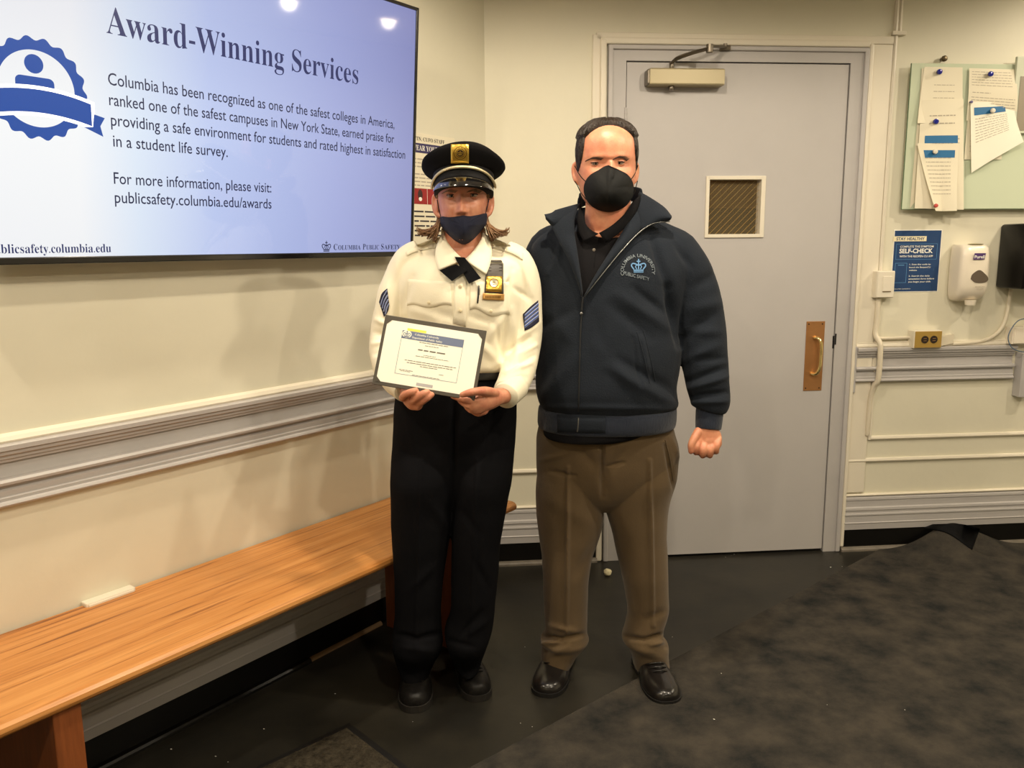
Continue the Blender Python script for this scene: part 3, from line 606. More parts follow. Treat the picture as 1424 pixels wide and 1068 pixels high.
g = G(); g.add([(ox1+.003, 0, oz0-.0), (ox1+.075, 0, zc-.022), (ox1+.075, 0, zc+.018), (ox1+.003, 0, zc+.008), (ox1+.003, -.03, oz0-.0), (ox1+.075, -.024, zc-.022), (ox1+.075, -.024, zc+.018), (ox1+.003, -.03, zc+.008)], [(0, 1, 2, 3), (7, 6, 5, 4), (0, 4, 5, 1), (1, 5, 6, 2), (2, 6, 7, 3), (3, 7, 4, 0)])
b2 = pB
pq = [pB(*a, .014) for a in ((1326, 478), (1352, 476), (1372, 472), (1388, 462), (1397, 448), (1401, 432), (1404, 415), (1407, 396))]
g.tube([(x, -.014, z) for x, z in pq], .0085, n=12, sub=4); o = sm(link('cable_raceway', g, PIPE), 50); o.matrix_world = MB; tag(o, 'cream raceway curving up from the brass outlet to the black dispenser', 'conduit')

# self check poster
t = thing('poster', MB, 'navy self check health poster with white lettering beside the switch box', 'poster')
x0, z1 = pB(1243.5, 319.5); x1, z0 = pB(1304, 405.5); x1 -= .002
NAVY = mat('navy_print', (26, 62, 108), .5); LBL = mat('light_blue_print', (96, 150, 200), .5)
g = G(); g.box((x0, -.002, z0), (x1, 0, z1)); link('sheet', g, WHP, t); g = G(); g.box((x0+.003, -.0026, z0+.003), (x1-.003, -.002, z1-.004)); link('navy_field', g, NAVY, t)
w = x1-x0; h = z1-z0; X = lambda u: x0+u*w; Z = lambda v: z1-v*h; yy = -.0032
g = G(); g.box((X(-.01), -.0032, Z(.185)), (X(.68), -.0026, Z(.105))); link('title_label', g, mat('cream_label', (238, 226, 190), .6), t)
letter('STAY HEALTHY', X(.05), X(.64), Z(.168), .0125, NAVY, t, y=-.0036, off=.02)
letter('COMPLETE THE SYMPTOM', X(.14), X(.84), Z(.285), .0085, WHP, t, y=yy, off=.015); letter('SELF-CHECK', X(.13), X(.83), Z(.372), .0185, WHP, t, y=yy, off=.03); letter('WITH THE REOPEN CU APP', X(.14), X(.84), Z(.440), .0085, WHP, t, y=yy, off=.015)
g = G()
def frame(g, a, b, c, d, s, y):
    for q in ((a, b, c, c+s), (a, b, d-s, d), (a, a+s, c, d), (b-s, b, c, d)): g.box((q[0], y-.0002, q[2]), (q[1], y, q[3]))
frame(g, X(.06), X(.92), Z(.475), Z(.225), .0012, yy); frame(g, X(.06), X(.31), Z(.85), Z(.53), .0016, yy); g.box((X(.12), yy-.0002, Z(.57)), (X(.25), yy, Z(.56)))
link('outline_box', g, LBL, t)
for k, s_ in enumerate(('1. Scan the code to', 'launch the ReopenCU', 'website', '2. Search the daily', 'attestation form before', 'you begin your shift')):
    z_ = Z(.565+.047*k+(.045 if k > 2 else 0)); letter(s_, X(.36), X(.36+.0235*len(s_)), z_, .0062, WHP, t, y=yy, off=.012)
letter('COLUMBIA UNIVERSITY', X(.06), X(.42), Z(.955), .004, WHP, t, y=yy)

# hand sanitiser dispenser
t = thing('sanitizer_dispenser', MB, 'white touch free hand sanitizer dispenser right of the navy poster', 'dispenser')
off = .10
xr, zt = pB(1380.5, 345, off); xl = pB(1342, 345, off)[0]; zt = pB(1350, 340, off)[1]; zb = pB(1360, 420, off)[1]; wc = (pB(1318.5, 380, 0.02)[0]+xr)/2
xl = pB(1318.5, 380, .015)[0]; cx = (xl+xr)/2; hw = (xr-xl)/2
WPL = mat('white_plastic', (232, 222, 204), .32, coat=.2)
g = G(); rows = []; nn = 40
for f, a_, dp in ((0, .80, .070), (.02, .86, .088), (.06, .93, .098), (.2, .97, .105), (.5, 1.0, .108), (.72, 1.0, .108), (.86, .96, .098), (.95, .84, .078), (.985, .70, .055), (1.0, .5, .035)):
    z = zt+(zb-zt)*f; ring = []
    for k in range(nn):
        a = 2*math.pi*k/nn; c_, s_ = math.cos(a), math.sin(a); ex = .42
        xx = cx+hw*a_*(abs(c_)**ex)*(1 if c_ > 0 else -1); yy_ = -dp*.5+(-dp*.5)*(abs(s_)**ex)*(1 if s_ > 0 else -1)
        ring.append((xx, min(yy_, -.0005), z))
    rows.append(ring)
g.rings(rows[::-1]); body = sm(link('housing', g, WPL, t), 50)
g = G(); g.sphere((cx+.01, -.07, zt+.001), (.035, .018, .004)); sm(link('refill_window', g, mat('olive_window', (150, 142, 108), .2), t))
vx = lambda px, py: pB(px, py, .109)
g = G(); C_ = [vx(*p) for p in ((1350, 388), (1352, 382), (1359, 376.5), (1364, 376), (1370, 381), (1374, 386), (1373, 391), (1366, 393.5), (1356, 393))]
C2 = cat(np.array(C_+[C_[0]]), 4)[:-1]; g.rings([[(x, -.1095, z) for x, z in C2], [(x, -.107, z) for x, z in C2]]); link('sensor_window', g, mat('smoked_window', (96, 84, 72), .12), t)
nx_, nz_ = vx(1358, 421); g = G(); g.cyl((nx_-.006, -.075, nz_-.012), .02, .022, 'z', 18, r2=.024); sm(link('nozzle', g, WPL, t), 50)
a0 = vx(1353.5, 361); a1 = vx(1371, 352); g = G(); g.add([(a0[0]+.003, -.110, a1[1]), (a0[0]-.001, -.110, a0[1]), (a1[0]-.004, -.110, a0[1]-.0), (a1[0], -.110, a1[1])], [(0, 1, 2, 3)]); lg = link('logo', g, mat('logo_violet', (78, 50, 110), .4), t)
letter('Purell', a0[0]+.004, a1[0]-.005, a0[1]+.005, .013, WHP, lg, y=-.1106, off=.02)
g = G(); words(g, vx(1356, 399)[0], vx(1370, 399)[0], vx(1356, 399)[1], .003, -.1093); words(g, vx(1358, 402)[0], vx(1368, 402)[0], vx(1356, 402)[1], .003, -.1093); link('small_print', g, INKL, t)
# black paper towel dispenser at the edge
t = thing('towel_dispenser', MB, 'black plastic paper towel dispenser cut off by the photo edge', 'dispenser')
tx, tz1 = pB(1391, 312, .0); tx2, tz0 = pB(1383, 400, 0.0); tx = (tx+tx2)/2
BPL = mat('black_dispenser_plastic', (14, 12, 12), .35, coat=.1, spec=.2)
g = G(); g.box((tx, -.17, tz0), (tx+.33, 0, tz1), .012); sm(link('housing', g, BPL, t), 30)
g = G(); g.box((tx+.07, -.185, tz0+.002), (tx+.30, -.165, tz1-.04), .012); sm(link('cover', g, mat('gloss_black_cover', (14, 12, 12), .14, coat=.5), t), 30)
g = G(); g.cyl((tx+.05, -.16, tz0+.006), .008, .02, 'y', 14); g.box((tx+.09, -.188, tz0+.012), (tx+.14, -.184, tz0+.026)); link('latch', g, STEEL, t)
# junction box and blue cable at the right edge
t = thing('junction_box', MB, 'pale junction box on top of the rail at the photo edge', 'junction box')
jx, jz1 = pB(1409, 455, .05); jz0 = pB(1412, 479, .05)[1]
g = G(); g.box((jx, -.05, jz0), (jx+.12, 0, jz1), .003); link('box', g, WPL, t); g = G(); g.box((jx+.006, -.054, jz0+.004), (jx+.114, -.049, jz1-.004), .002); link('cover', g, WPL, t)
pc = [pB(*a, .062) for a in ((1430, 442), (1416, 446), (1406, 458), (1402, 470), (1406, 482), (1416, 488), (1430, 490))]
g = G(); g.tube([(x, -.062, z) for x, z in pc], .0022, n=8, sub=6); o = sm(link('network_cable', g, mat('blue_grey_cable', (92, 112, 132), .45))); o.matrix_world = MB; tag(o, 'thin blue grey cable looping beside the junction box', 'cable')

# ================================================================ people
def fuse(pieces, voxel, smooth=4, fac=.5):
    g = G()
    for p in pieces: g.add(p.v, p.f)
    me = g.mesh('tmp'); o = bpy.data.objects.new('tmp', me); COL.objects.link(o)
    md = o.modifiers.new('r', 'REMESH'); md.mode = 'VOXEL'; md.voxel_size = voxel; md.use_smooth_shade = True
    if smooth: ms = o.modifiers.new('s', 'SMOOTH'); ms.factor = fac; ms.iterations = smooth
    dg = bpy.context.evaluated_depsgraph_get(); out = bpy.data.meshes.new_from_object(o.evaluated_get(dg))
    bpy.data.objects.remove(o); bpy.data.meshes.remove(me)
    out.polygons.foreach_set('use_smooth', [True]*len(out.polygons)); return out
def getv(me):
    v = np.zeros(len(me.vertices)*3); me.vertices.foreach_get('co', v); n = np.zeros(len(me.vertices)*3); me.vertices.foreach_get('normal', n)
    return v.reshape(-1, 3), n.reshape(-1, 3)
def setv(me, v): me.vertices.foreach_set('co', v.ravel()); me.update()
def sstep(a, b, x):
    t = np.clip((x-a)/(b-a), 0, 1); return t*t*(3-2*t)
def folds(me, segs, noise=0., nscale=9., seed=0, gain=1.3):
    """cloth folds: ridges (+) and valleys (-) along segments given as px1,py1,px2,py2,width px,depth m on the side that faces the room"""
    v, n = getv(me); X, Y = project(v); view = (v-EYE); view /= np.linalg.norm(view, axis=1)[:, None]
    front = np.clip(-(n*view).sum(1)*2.2, 0, 1); d = np.zeros(len(v))
    for x1, y1, x2, y2, w, k in segs:
        dx, dy = x2-x1, y2-y1; L2 = dx*dx+dy*dy; t = np.clip(((X-x1)*dx+(Y-y1)*dy)/L2, 0, 1)
        r2 = (X-x1-t*dx)**2+(Y-y1-t*dy)**2; d += gain*k*np.exp(-r2/(w*w))*(.35+.65*np.sin(np.pi*np.clip(t*.9+.05, 0, 1)))
    d *= front
    if noise:
        R = np.random.default_rng(seed)
        for k in range(14):
            q = R.normal(size=3)*nscale*(1+k*.22); d += noise/(1+k*.15)*np.sin(v @ q+R.uniform(0, 6.3))*.45
    setv(me, v+n*d[:, None])
def bvh(me):
    v, _ = getv(me); return BVHTree.FromPolygons([Vector(p) for p in v], [tuple(p.vertices) for p in me.polygons])
EV = Vector(EYE)
def onto(tree, px, py, off=.0015):
    """point of a garment or face seen at px,py, lifted off its surface"""
    d = Vector(ray(px, py)).normalized(); h = tree.ray_cast(EV, d)
    if h[0] is None:
        return None
    return np.array(h[0]-d*off)
def ontos(tree, pts, off=.0015):
    out = [onto(tree, p[0], p[1], off if len(p) < 3 else off+p[2]) for p in pts]
    good = [i for i, o in enumerate(out) if o is not None]
    if not good: return [A(p[0], p[1], 2.4) for p in pts]
    for i, o in enumerate(out):
        if o is None:
            j = min(good, key=lambda k: abs(k-i)); dep = (out[j]-EYE) @ fw; d = ray(*pts[i][:2]); out[i] = EYE+d/FPX*dep
    return out
def patch(tree, A_, B_, n=8, off=.002, thick=.0015, sub=5, bulge=0.):
    """cloth strip between two outlines A_ and B_ (px points, optional third value = lift) laid on a surface"""
    a = cat(np.array([tuple(p)+((0,) if len(p) < 3 else ()) for p in A_], float), sub); b = cat(np.array([tuple(p)+((0,) if len(p) < 3 else ()) for p in B_], float), sub)
    k = max(len(a), len(b)); ia = np.linspace(0, 1, k)
    a = np.stack([np.interp(ia, np.linspace(0, 1, len(a)), a[:, j]) for j in range(3)], 1); b = np.stack([np.interp(ia, np.linspace(0, 1, len(b)), b[:, j]) for j in range(3)], 1)
    pts = [tuple(a[i]*(1-j/n)+b[i]*(j/n)+np.array([0, 0, bulge*math.sin(math.pi*j/n)])) for i in range(k) for j in range(n+1)]
    P = np.array(ontos(tree, pts, off)); g = G()
    D = P-EYE; D /= np.linalg.norm(D, axis=1)[:, None]; B = P+D*thick; m = n+1; N_ = k*m
    f = [(i*m+j, (i+1)*m+j, (i+1)*m+j+1, i*m+j+1) for i in range(k-1) for j in range(n)]; f2 = [tuple(q+N_ for q in t[::-1]) for t in f]
    rim = [(j, j+1, j+1+N_, j+N_) for j in range(n)]+[((k-1)*m+j+1, (k-1)*m+j, (k-1)*m+j+N_, (k-1)*m+j+1+N_) for j in range(n)]
    rim += [(i*m, i*m+N_, (i+1)*m+N_, (i+1)*m) for i in range(k-1)]+[(i*m+n, (i+1)*m+n, (i+1)*m+n+N_, i*m+n+N_) for i in range(k-1)]
    g.add(list(P)+list(B), f+f2+rim); return g
def cord(tree, pts, r, off=.002, n=8, sub=5, flat_=None):
    P = ontos(tree, [tuple(p) for p in cat(np.array(pts, float), sub)], off); g = G(); g.tube(P, r, n=n, sub=1, rnd=True); return g
def sheet3(A_, B_, n=6, thick=.003, sub=5, bulge=0.):
    """cloth sheet between two 3-D outlines given as (px, py, Y)"""
    a = cat(np.array([A(*p) for p in A_]), sub); b = cat(np.array([A(*p) for p in B_]), sub); k = len(a)
    if len(b) != k: b = np.stack([np.interp(np.linspace(0, 1, k), np.linspace(0, 1, len(b)), b[:, j]) for j in range(3)], 1)
    P = np.array([a[i]*(1-j/n)+b[i]*(j/n)+np.array([0, -bulge*math.sin(math.pi*j/n), 0]) for i in range(k) for j in range(n+1)]); m = n+1; N_ = k*m
    B = P+np.array([0, thick, 0]); g = G()
    f = [(i*m+j, (i+1)*m+j, (i+1)*m+j+1, i*m+j+1) for i in range(k-1) for j in range(n)]
    rim = [(j, j+1, j+1+N_, j+N_) for j in range(n)]+[((k-1)*m+j+1, (k-1)*m+j, (k-1)*m+j+N_, (k-1)*m+j+1+N_) for j in range(n)]
    rim += [(i*m, i*m+N_, (i+1)*m+N_, (i+1)*m) for i in range(k-1)]+[(i*m+n, (i+1)*m+n, (i+1)*m+n+N_, i*m+n+N_) for i in range(k-1)]
    g.add(list(P)+list(B), f+[tuple(q+N_ for q in t[::-1]) for t in f]+rim); return g
def R_(py, l, r, Y, bf, bb):
    a = A(l, py, Y); b = A(r, py, Y); c = (a+b)/2; return (c[0], Y, c[2], (b[0]-a[0])/2, bf, bb)
def draped_text(tree, body, quad, m, parent, off=.003, toff=0., arc=None, name='lettering'):
    """lettering bent onto a surface; quad px TL TR BR BL"""
    me, v = textmesh(body, toff, 2); u = (v[:, 0]-v[:, 0].min())/(v[:, 0].max()-v[:, 0].min()); w = v[:, 1]/.7
    if arc:
        cx, cy, r, a0, a1, h = arc; an = a0+(a1-a0)*u; s = 1 if a1 < a0 else -1; rr = r+s*w*h
        P = [(cx+q*math.cos(a), cy-q*math.sin(a)) for q, a in zip(rr, an)]
    else:
        q = np.array(quad, float); P = [tuple((q[3]*(1-a)+q[2]*a)*(1-b)+(q[0]*(1-a)+q[1]*a)*b) for a, b in zip(u, w)]
    P = np.array(ontos(tree, P, off)); me.vertices.foreach_set('co', P.ravel()); me.update(); return link(name, me, m, parent)

def skin(name, rgb, rgb2):
    m = mat(name, rgb, .42, var=.25, vscale=28, rgb2=rgb2, bump=.12, bscale=320)
    b = m.node_tree.nodes['Principled BSDF']; b.inputs['Subsurface Weight'].default_value = .12; b.inputs['Subsurface Radius'].default_value = (.02, .008, .004); b.inputs['Subsurface Scale'].default_value = .3
    return m
def headpiece(c, w, h, yaw=0., fs=1., full=False):
    """head: c = chin point on the face's middle plane, w = half width, h = height; looks towards the camera"""
    zn = [0, .05, .13, .24, .36, .5, .62, .74, .85, .93, .98, 1.0]
    ww = [.22, .46, .68, .82, .90, .96, 1.0, .99, .90, .70, .42, .08]
    if full: ww = [.34, .62, .83, .93, .97, 1.0, 1.0, .98, .89, .70, .42, .08]
    ff = [.070, .079, .085, .088, .089, .087, .091, .089, .076, .054, .030, .004]
    bb = [-.02, -.01, .01, .040, .066, .086, .098, .100, .090, .066, .038, .004]
    rows = [(0, 0, h*a, w*b, f*fs, max(k, .004)*fs) for a, b, f, k in zip(zn, ww, ff, bb)]
    g = G(); g.loft(rows, n=64, e=.92, sub=5)
    return place_head(g, c, yaw)
def place_head(g, c, yaw):
    V = np.array(g.v); cs, sn = math.cos(yaw), math.sin(yaw)
    g.v = [(c[0]+x*cs-y*sn, c[1]+x*sn+y*cs, c[2]+z) for x, y, z in V]; return g
def face(me, c, w, h, yaw, female=False):
    v, n = getv(me); d = v-np.array(c); cs, sn = math.cos(-yaw), math.sin(-yaw)
    x = d[:, 0]*cs-d[:, 1]*sn; y = d[:, 0]*sn+d[:, 1]*cs; z = d[:, 2]/h; k = w/.08
    def ga(x0, z0, sx, sz): return np.exp(-((x-x0*k)/(sx*k))**2-((z-z0)/sz)**2)
    fr = sstep(-.01, -.05, y)*(z > -.05)*(z < 1)
    ax = np.abs(x)
    def gs(x0, z0, sx, sz): return np.exp(-((ax-x0*k)/(sx*k))**2-((z-z0)/sz)**2)
    out = np.zeros(len(v))
    out -= .0100*gs(.0315, .475, .020, .050)                    # eye sockets
    out += .0026*gs(.030, .575, .026, .034)+.002*ga(0, .56, .012, .03)   # brow ridge
    out += .0050*gs(.0315, .475, .0150, .022)                   # lid mound
    out += .0022*gs(.0315, .512, .0150, .008)+.002*gs(.0315, .446, .0140, .007)
    out -= .0015*gs(.0315, .532, .017, .007)
    t = np.clip((.53-z)/.20, 0, 1); ridge = np.exp(-(x/((.0062+.0052*t)*k))**2)*sstep(.54, .50, z)*sstep(.285, .325, z)*(.007+.020*t)
    out += ridge; out += .0065*gs(.0125, .325, .0055, .018)*1.0  # alae
    out -= .004*gs(.0065, .297, .003, .010)
    out += .0040*gs(.040, .36, .020, .075)                       # cheeks
    out -= .0022*gs(.0245, .30, .005, .05)
    out += .0035*ga(0, .215, .020, .018)+.004*ga(0, .172, .018, .018)-.003*ga(0, .193, .020, .006)
    out += .005*ga(0, .065, .016, .04)
    nn = np.stack([np.zeros(len(v)), np.full(len(v), -1.), np.zeros(len(v))], 1); yy = nn.copy(); yy[:, 0] = sn*-1*-1*0+math.sin(yaw); yy[:, 1] = -math.cos(yaw)
    setv(me, v+yy*(out*fr)[:, None])
def earpiece(c, sgn, w, h, yaw):
    g = G(); z = h*.42; pts = [(sgn*w*.99, .012, z+.030), (sgn*(w+.011), .020, z+.024), (sgn*(w+.013), .022, z), (sgn*(w+.007), .014, z-.020), (sgn*w*.96, .008, z-.030)]
    g.tube(pts, [.006, .0075, .007, .0075, .0065], n=12); g.sphere((sgn*(w+.002), .014, z), (.007, .012, .026)); return place_head(g, c, yaw)
def hl(c, yaw, x, y, z): return (c[0]+x*math.cos(yaw)-y*math.sin(yaw), c[1]+x*math.sin(yaw)+y*math.cos(yaw), c[2]+z)

def eyes(tree, pts, person, iris, sk, r=.0118, up_=14, lo_=20):
    """eyeballs seated where the face is seen at the given px, with lids closing over them"""
    EW = mat('eye_white', (168, 142, 124), .25); PU = mat('pupil', (12, 8, 6), .1)
    for px, py in pts:
        p = onto(tree, px, py, 0); d = (EYE-p)/np.linalg.norm(EYE-p); c = p-d*(r-.0034)
        g = G(); g.sphere(c, r, 20, 16); e = sm(link('eye', g, EW, person)); e.matrix_parent_inverse = person.matrix_world.inverted()
        a = np.cross(d, (0, 0, 1)); a /= np.linalg.norm(a); b_ = np.cross(a, d)
        for nm, rr, o, m_ in (('iris', .0066, .0004, iris), ('pupil', .0032, .0007, PU)):
            g = G(); q = c+d*math.sqrt(r*r-rr*rr)+d*o
            g.add([q+(a*math.cos(t)+b_*math.sin(t))*rr for t in np.arange(18)*math.pi/9]+[q+d*.0006], [(i, (i+1) % 18, 18) for i in range(18)]); link(nm, g, m_, e)
        for s_, ang in ((1, up_), (-1, lo_)):
            g = G(); rows = []
            for k in range(7):
                rows.append([])
                for j in range(17):
                    az = math.radians(-80+160*j/16); el = math.radians(ang*(math.cos(az*.9))**.8*(1)+(88-ang)*k/6)*s_; R1_ = r+.0011-.0004*(k == 0)
                    v = d*math.cos(el)*math.cos(az)+a*math.cos(el)*math.sin(az)*1.12+b_*math.sin(el); rows[-1].append(tuple(c+v*R1_))
            g.rings(rows, closed=False, caps=False); l_ = sm(link('eyelid', g, sk, person)); l_.matrix_parent_inverse = person.matrix_world.inverted()
        g = G(); g.tube([c+(d*math.cos(math.radians(up_)*math.cos(az*.9)**.8)*math.cos(az)+a*math.cos(math.radians(up_))*math.sin(az)*1.12+b_*math.sin(math.radians(up_)*math.cos(az*.9)**.8))*(r+.0012) for az in np.radians(np.linspace(-62, 62, 9))], .0011, n=5, sub=2); link('lashes', g, MATS.get('dark_lashes') or mat('dark_lashes', (30, 20, 16), .6), e)

def shoe(toe, heel, w, hgt, person, m, msole, laces=True, sneaker=False, lab=None):
    toe = np.array(toe[:2]); heel = np.array(heel[:2]); L = np.linalg.norm(toe-heel); dr_ = (toe-heel)/L; sd = np.array([-dr_[1], dr_[0]])
    ss = [0, .03, .10, .25, .42, .55, .70, .84, .93, .98, 1.0]; wd_ = [.45, .66, .78, .80, .82, .93, 1.0, .93, .74, .48, .22]
    ht = [.80, .95, 1.0, 1.02, .95, .74, .58, .50, .43, .34, .22] if not sneaker else [.82, .97, 1.0, 1.02, .97, .80, .66, .57, .49, .40, .26]
    Q = cat(np.stack([ss, wd_, ht], 1), 5); base = .022 if sneaker else .014; g = G(); rows = []
    for s, a, b_ in Q:
        c = heel+dr_*L*s; ring = []
        for k in range(28):
            t = 2*math.pi*k/28; cx = math.cos(t); sz = math.sin(t); xx = np.sign(cx)*abs(cx)**.75*w/2*a; zz = base-.004+(b_*hgt*(abs(sz)**.85) if sz > 0 else -.003*abs(sz))
            taper = 1-.22*max(0, sz)**2*(1 if s < .6 else .6); p = c+sd*xx*taper; ring.append((p[0], p[1], zz))
        rows.append(ring)
    g.rings(rows); o = sm(link('shoe', g, m, person)); 
    if lab: o['label'] = lab
    g = G(); lo_, hi_ = [], []
    for s, a, b_ in Q: lo_.append(heel+dr_*(L*s*1.012)+sd*w/2*a*1.05); hi_.append(heel+dr_*(L*s*1.012)-sd*w/2*a*1.05)
    out = lo_+hi_[::-1]; g.rings([[(p[0], p[1], .0008) for p in out], [(p[0], p[1], base) for p in out]]); link('sole', g, msole, o)
    if laces:
        for k, s in enumerate(np.linspace(*((.62, .78, 4) if sneaker else (.50, .66, 4)))):
            c = heel+dr_*L*s; i = int(np.argmin(abs(Q[:, 0]-s))); z = base-.003+Q[i, 2]*hgt; ww = w*.24
            g = G(); P = [(c+sd*x+dr_*y*.012) for x, y in ((-ww, -.5), (-ww*.4, .2), (ww*.4, .2), (ww, -.5))]; zz = [z-.004, z+.0035, z+.0035, z-.004]
            g.tube([(p[0], p[1], q) for p, q in zip(P, zz)], .0026, n=6, sub=3); sm(link('lace', g, m, o))
    return o

# ---------------------------------------------------------------- the man
MANP = thing('person', Matrix.Translation((.29, 2.53, 0)), 'person in dark zip jacket, olive brown trousers and black face mask with closed fist', 'person')
MANP_I = MANP.matrix_world.inverted()
class Adopt:
    """links meshes given in world space under a person"""
    pass
def mk(person, name, g, m, parent=None, smooth=True):
    o = link(name, g, m, parent if parent is not None else person)
    if smooth: sm(o)
    if parent is None or parent is person: o.matrix_parent_inverse = person.matrix_world.inverted()
    return o
SKM = skin('man_skin', (222, 156, 120), (206, 128, 98))
hY = 2.455; chin = A(844.5, 290, hY-.03); hc = (chin[0], hY, chin[2]); HW, HH = .0845, .246; yawm = .03
head = headpiece(hc, HW, HH, yawm, full=True)
neck = G(); ct = A(845, 262, 2.48); cb = A(846, 335, 2.50); neck.tube([A(843, 372, 2.50), A(843, 330, 2.495), A(845, 300, 2.48), A(846, 268, 2.475)], [(.11, .085), (.075, .070), (.068, .068), (.066, .066)], n=28, rnd=False)
chest = G(); chest.loft([R_(318, 812, 872, 2.5, .05, .05), R_(326, 800, 890, 2.49, .075, .06), R_(345, 775, 915, 2.5, .085, .08), R_(400, 768, 920, 2.5, .10, .09), R_(480, 770, 915, 2.5, .12, .09), R_(560, 772, 915, 2.5, .12, .09), R_(620, 775, 915, 2.5, .10, .09), R_(700, 790, 900, 2.5, .06, .06)], n=40)
armR = [A(940, 350, 2.50), A(958, 385, 2.50), A(972, 440, 2.50), A(982, 500, 2.49), A(988, 555, 2.46), A(985, 590, 2.44), A(984, 600, 2.435)]
ag = G(); ag.tube(armR, [.05, .048, .042, .040, .034, .027, .026], n=18)
armL = [A(770, 350, 2.53), A(748, 390, 2.57), A(735, 430, 2.60), A(722, 462, 2.63), A(690, 462, 2.66), A(668, 458, 2.66)]
al = G(); al.tube(armL, [.05, .048, .042, .036, .030, .026], n=18); al.sphere(A(655, 458, 2.66), (.045, .02, .035)); 
for k in range(4): al.tube([A(648, 446+8*k, 2.66), A(632, 445+9*k, 2.655), A(622, 447+9*k, 2.65)], [.009, .008, .0075], n=10)
al.tube([A(660, 445, 2.655), A(650, 434, 2.645), A(642, 430, 2.64)], [.010, .009, .008], n=10)
legs = G()
for hx_, kx_, ax_ in ((795, 792, 774), (890, 895, 905)): legs.tube([A(hx_, 640, 2.50), A(hx_, 690, 2.50), A(kx_, 780, 2.49), A((kx_+ax_)/2, 850, 2.52), A(ax_, 912, 2.55)], [.085, .08, .055, .048, .036], n=20)
legs.loft([R_(600, 775, 915, 2.5, .09, .09), R_(650, 772, 920, 2.5, .1, .1), R_(700, 790, 905, 2.5, .06, .06)], n=32)
# closed fist of the hanging hand
fist = G(); Y0 = 2.425
fist.tube([A(985, 594, Y0), A(986, 606, Y0), A(988, 616, Y0)], [(.028, .021), (.037, .023), (.036, .024)], n=20)
fist.sphere(A(986, 612, Y0), (.034, .026, .026))
for k, (x, y) in enumerate(((969, 621), (978, 625), (988, 625), (997, 620))):
    r = (.0098, .0102, .0100, .0088)[k]
    a = A(x+3, y-10, Y0-.010); b = A(x, y, Y0-.026); c = A(x-1, y+8, Y0-.018); d = A(x, y+7, Y0+.004)
    fist.tube([a, b, c, d], [r*1.05, r*1.1, r, r*.85], n=12)
fist.tube([A(971, 600, Y0-.006), A(965, 610, Y0-.022), A(961, 619, Y0-.030), A(961, 628, Y0-.030)], [.0135, .012, .0105, .0085], n=14)
body = fuse([head, neck, chest, ag, al, legs, fist, earpiece(hc, 1, HW*.95, HH, yawm), earpiece(hc, -1, HW*.95, HH, yawm)], .0029, 3)
face(body, hc, HW, HH, yawm)
mk(MANP, 'body', body, SKM)
bt = bvh(body)
eyes(bt, ((828.5, 227.5), (861.5, 226.5)), MANP, mat('brown_iris', (36, 24, 17), .35, spec=.2), SKM, .0130)
HAIR = mat('dark_brown_hair', (30, 24, 20), .42, bump=.8, bscale=260, var=.35, vscale=60, rgb2=(54, 42, 32), spec=.4)
def brow(tree, pts, person, m, r=.0032):
    g = G(); 
    for q in range(16):
        t = q/15*(len(pts)-1); i = min(int(t), len(pts)-2); f = t-i; p = np.array(pts[i])*(1-f)+np.array(pts[i+1])*f
        a, b_ = ontos(tree, [(p[0]-1.6, p[1]+1.3), (p[0]+2.2, p[1]-1.5)], .0012); g.tube([a, b_], [r*.8, r*.35], n=6, sub=2)
    return mk(person, 'eyebrow', g, m)
BRW = mat('brown_eyebrow', (74, 50, 36), .7); brow(bt, [(815.5, 223), (823, 219.6), (830, 219.4), (837, 221)], MANP, BRW, .0015); brow(bt, [(854, 220.6), (860.5, 217.8), (868, 218.4), (873, 222)], MANP, BRW, .0015)
# upper lids
def lid(tree, cx, cy, w, person, m):
    for s_, dy, r in ((-1, -3.0, .0019), (1, 3.0, .0016)):
        g = cord(tree, [(cx-w, cy+.8), (cx-w*.5, cy+dy*.75), (cx, cy+dy), (cx+w*.5, cy+dy*.75), (cx+w, cy+.8)], r, off=.0012); mk(person, 'eyelid', g, m)
# hair: a shell that follows the skull, receding at the temples
def hairshell(c, w, h, yaw, maskf, thick, seed=1, wav=.0018):
    g = G(); zn = np.linspace(.10, 1.0, 90); tmp = headpiece((0, 0, 0), w, h, 0.); V = np.array(tmp.v); n = 64; k = len(V)//n; V = V[:k*n].reshape(k, n, 3)
    z0 = V[:, 0, 2]; R = np.random.default_rng(seed); rows = []; ph = R.uniform(0, 6, 40)
    zi = np.linspace(h*.12, h*.997, 100)
    for z in zi:
        i = np.clip(np.searchsorted(z0, z)-1, 0, k-2); f = (z-z0[i])/(z0[i+1]-z0[i]+1e-9); ring = V[i]*(1-f)+V[i+1]*f
        m2 = 4; rr = np.concatenate([np.array([ring[j]*(1-q/m2)+ring[(j+1) % n]*(q/m2) for q in range(m2)]) for j in range(n)])
        cen = np.array([0, .008, h*.55]); out = rr.copy(); out[:, 2] = z
        ang = np.arctan2(-rr[:, 1], rr[:, 0]); a = maskf(rr[:, 0]/w, rr[:, 1], z/h, ang)
        st_ = wav*(np.sin(ang*46+ph[0]+z*60)+.7*np.sin(ang*83+ph[1]-z*45)+.5*np.sin(ang*29+z*90))
        q = (-.012+a*(thick+.012))+a*st_
        d = out-cen; d /= np.linalg.norm(d, axis=1)[:, None]; rows.append([tuple(p) for p in out+d*q[:, None]])
    g.rings(rows); return place_head(g, c, yaw)
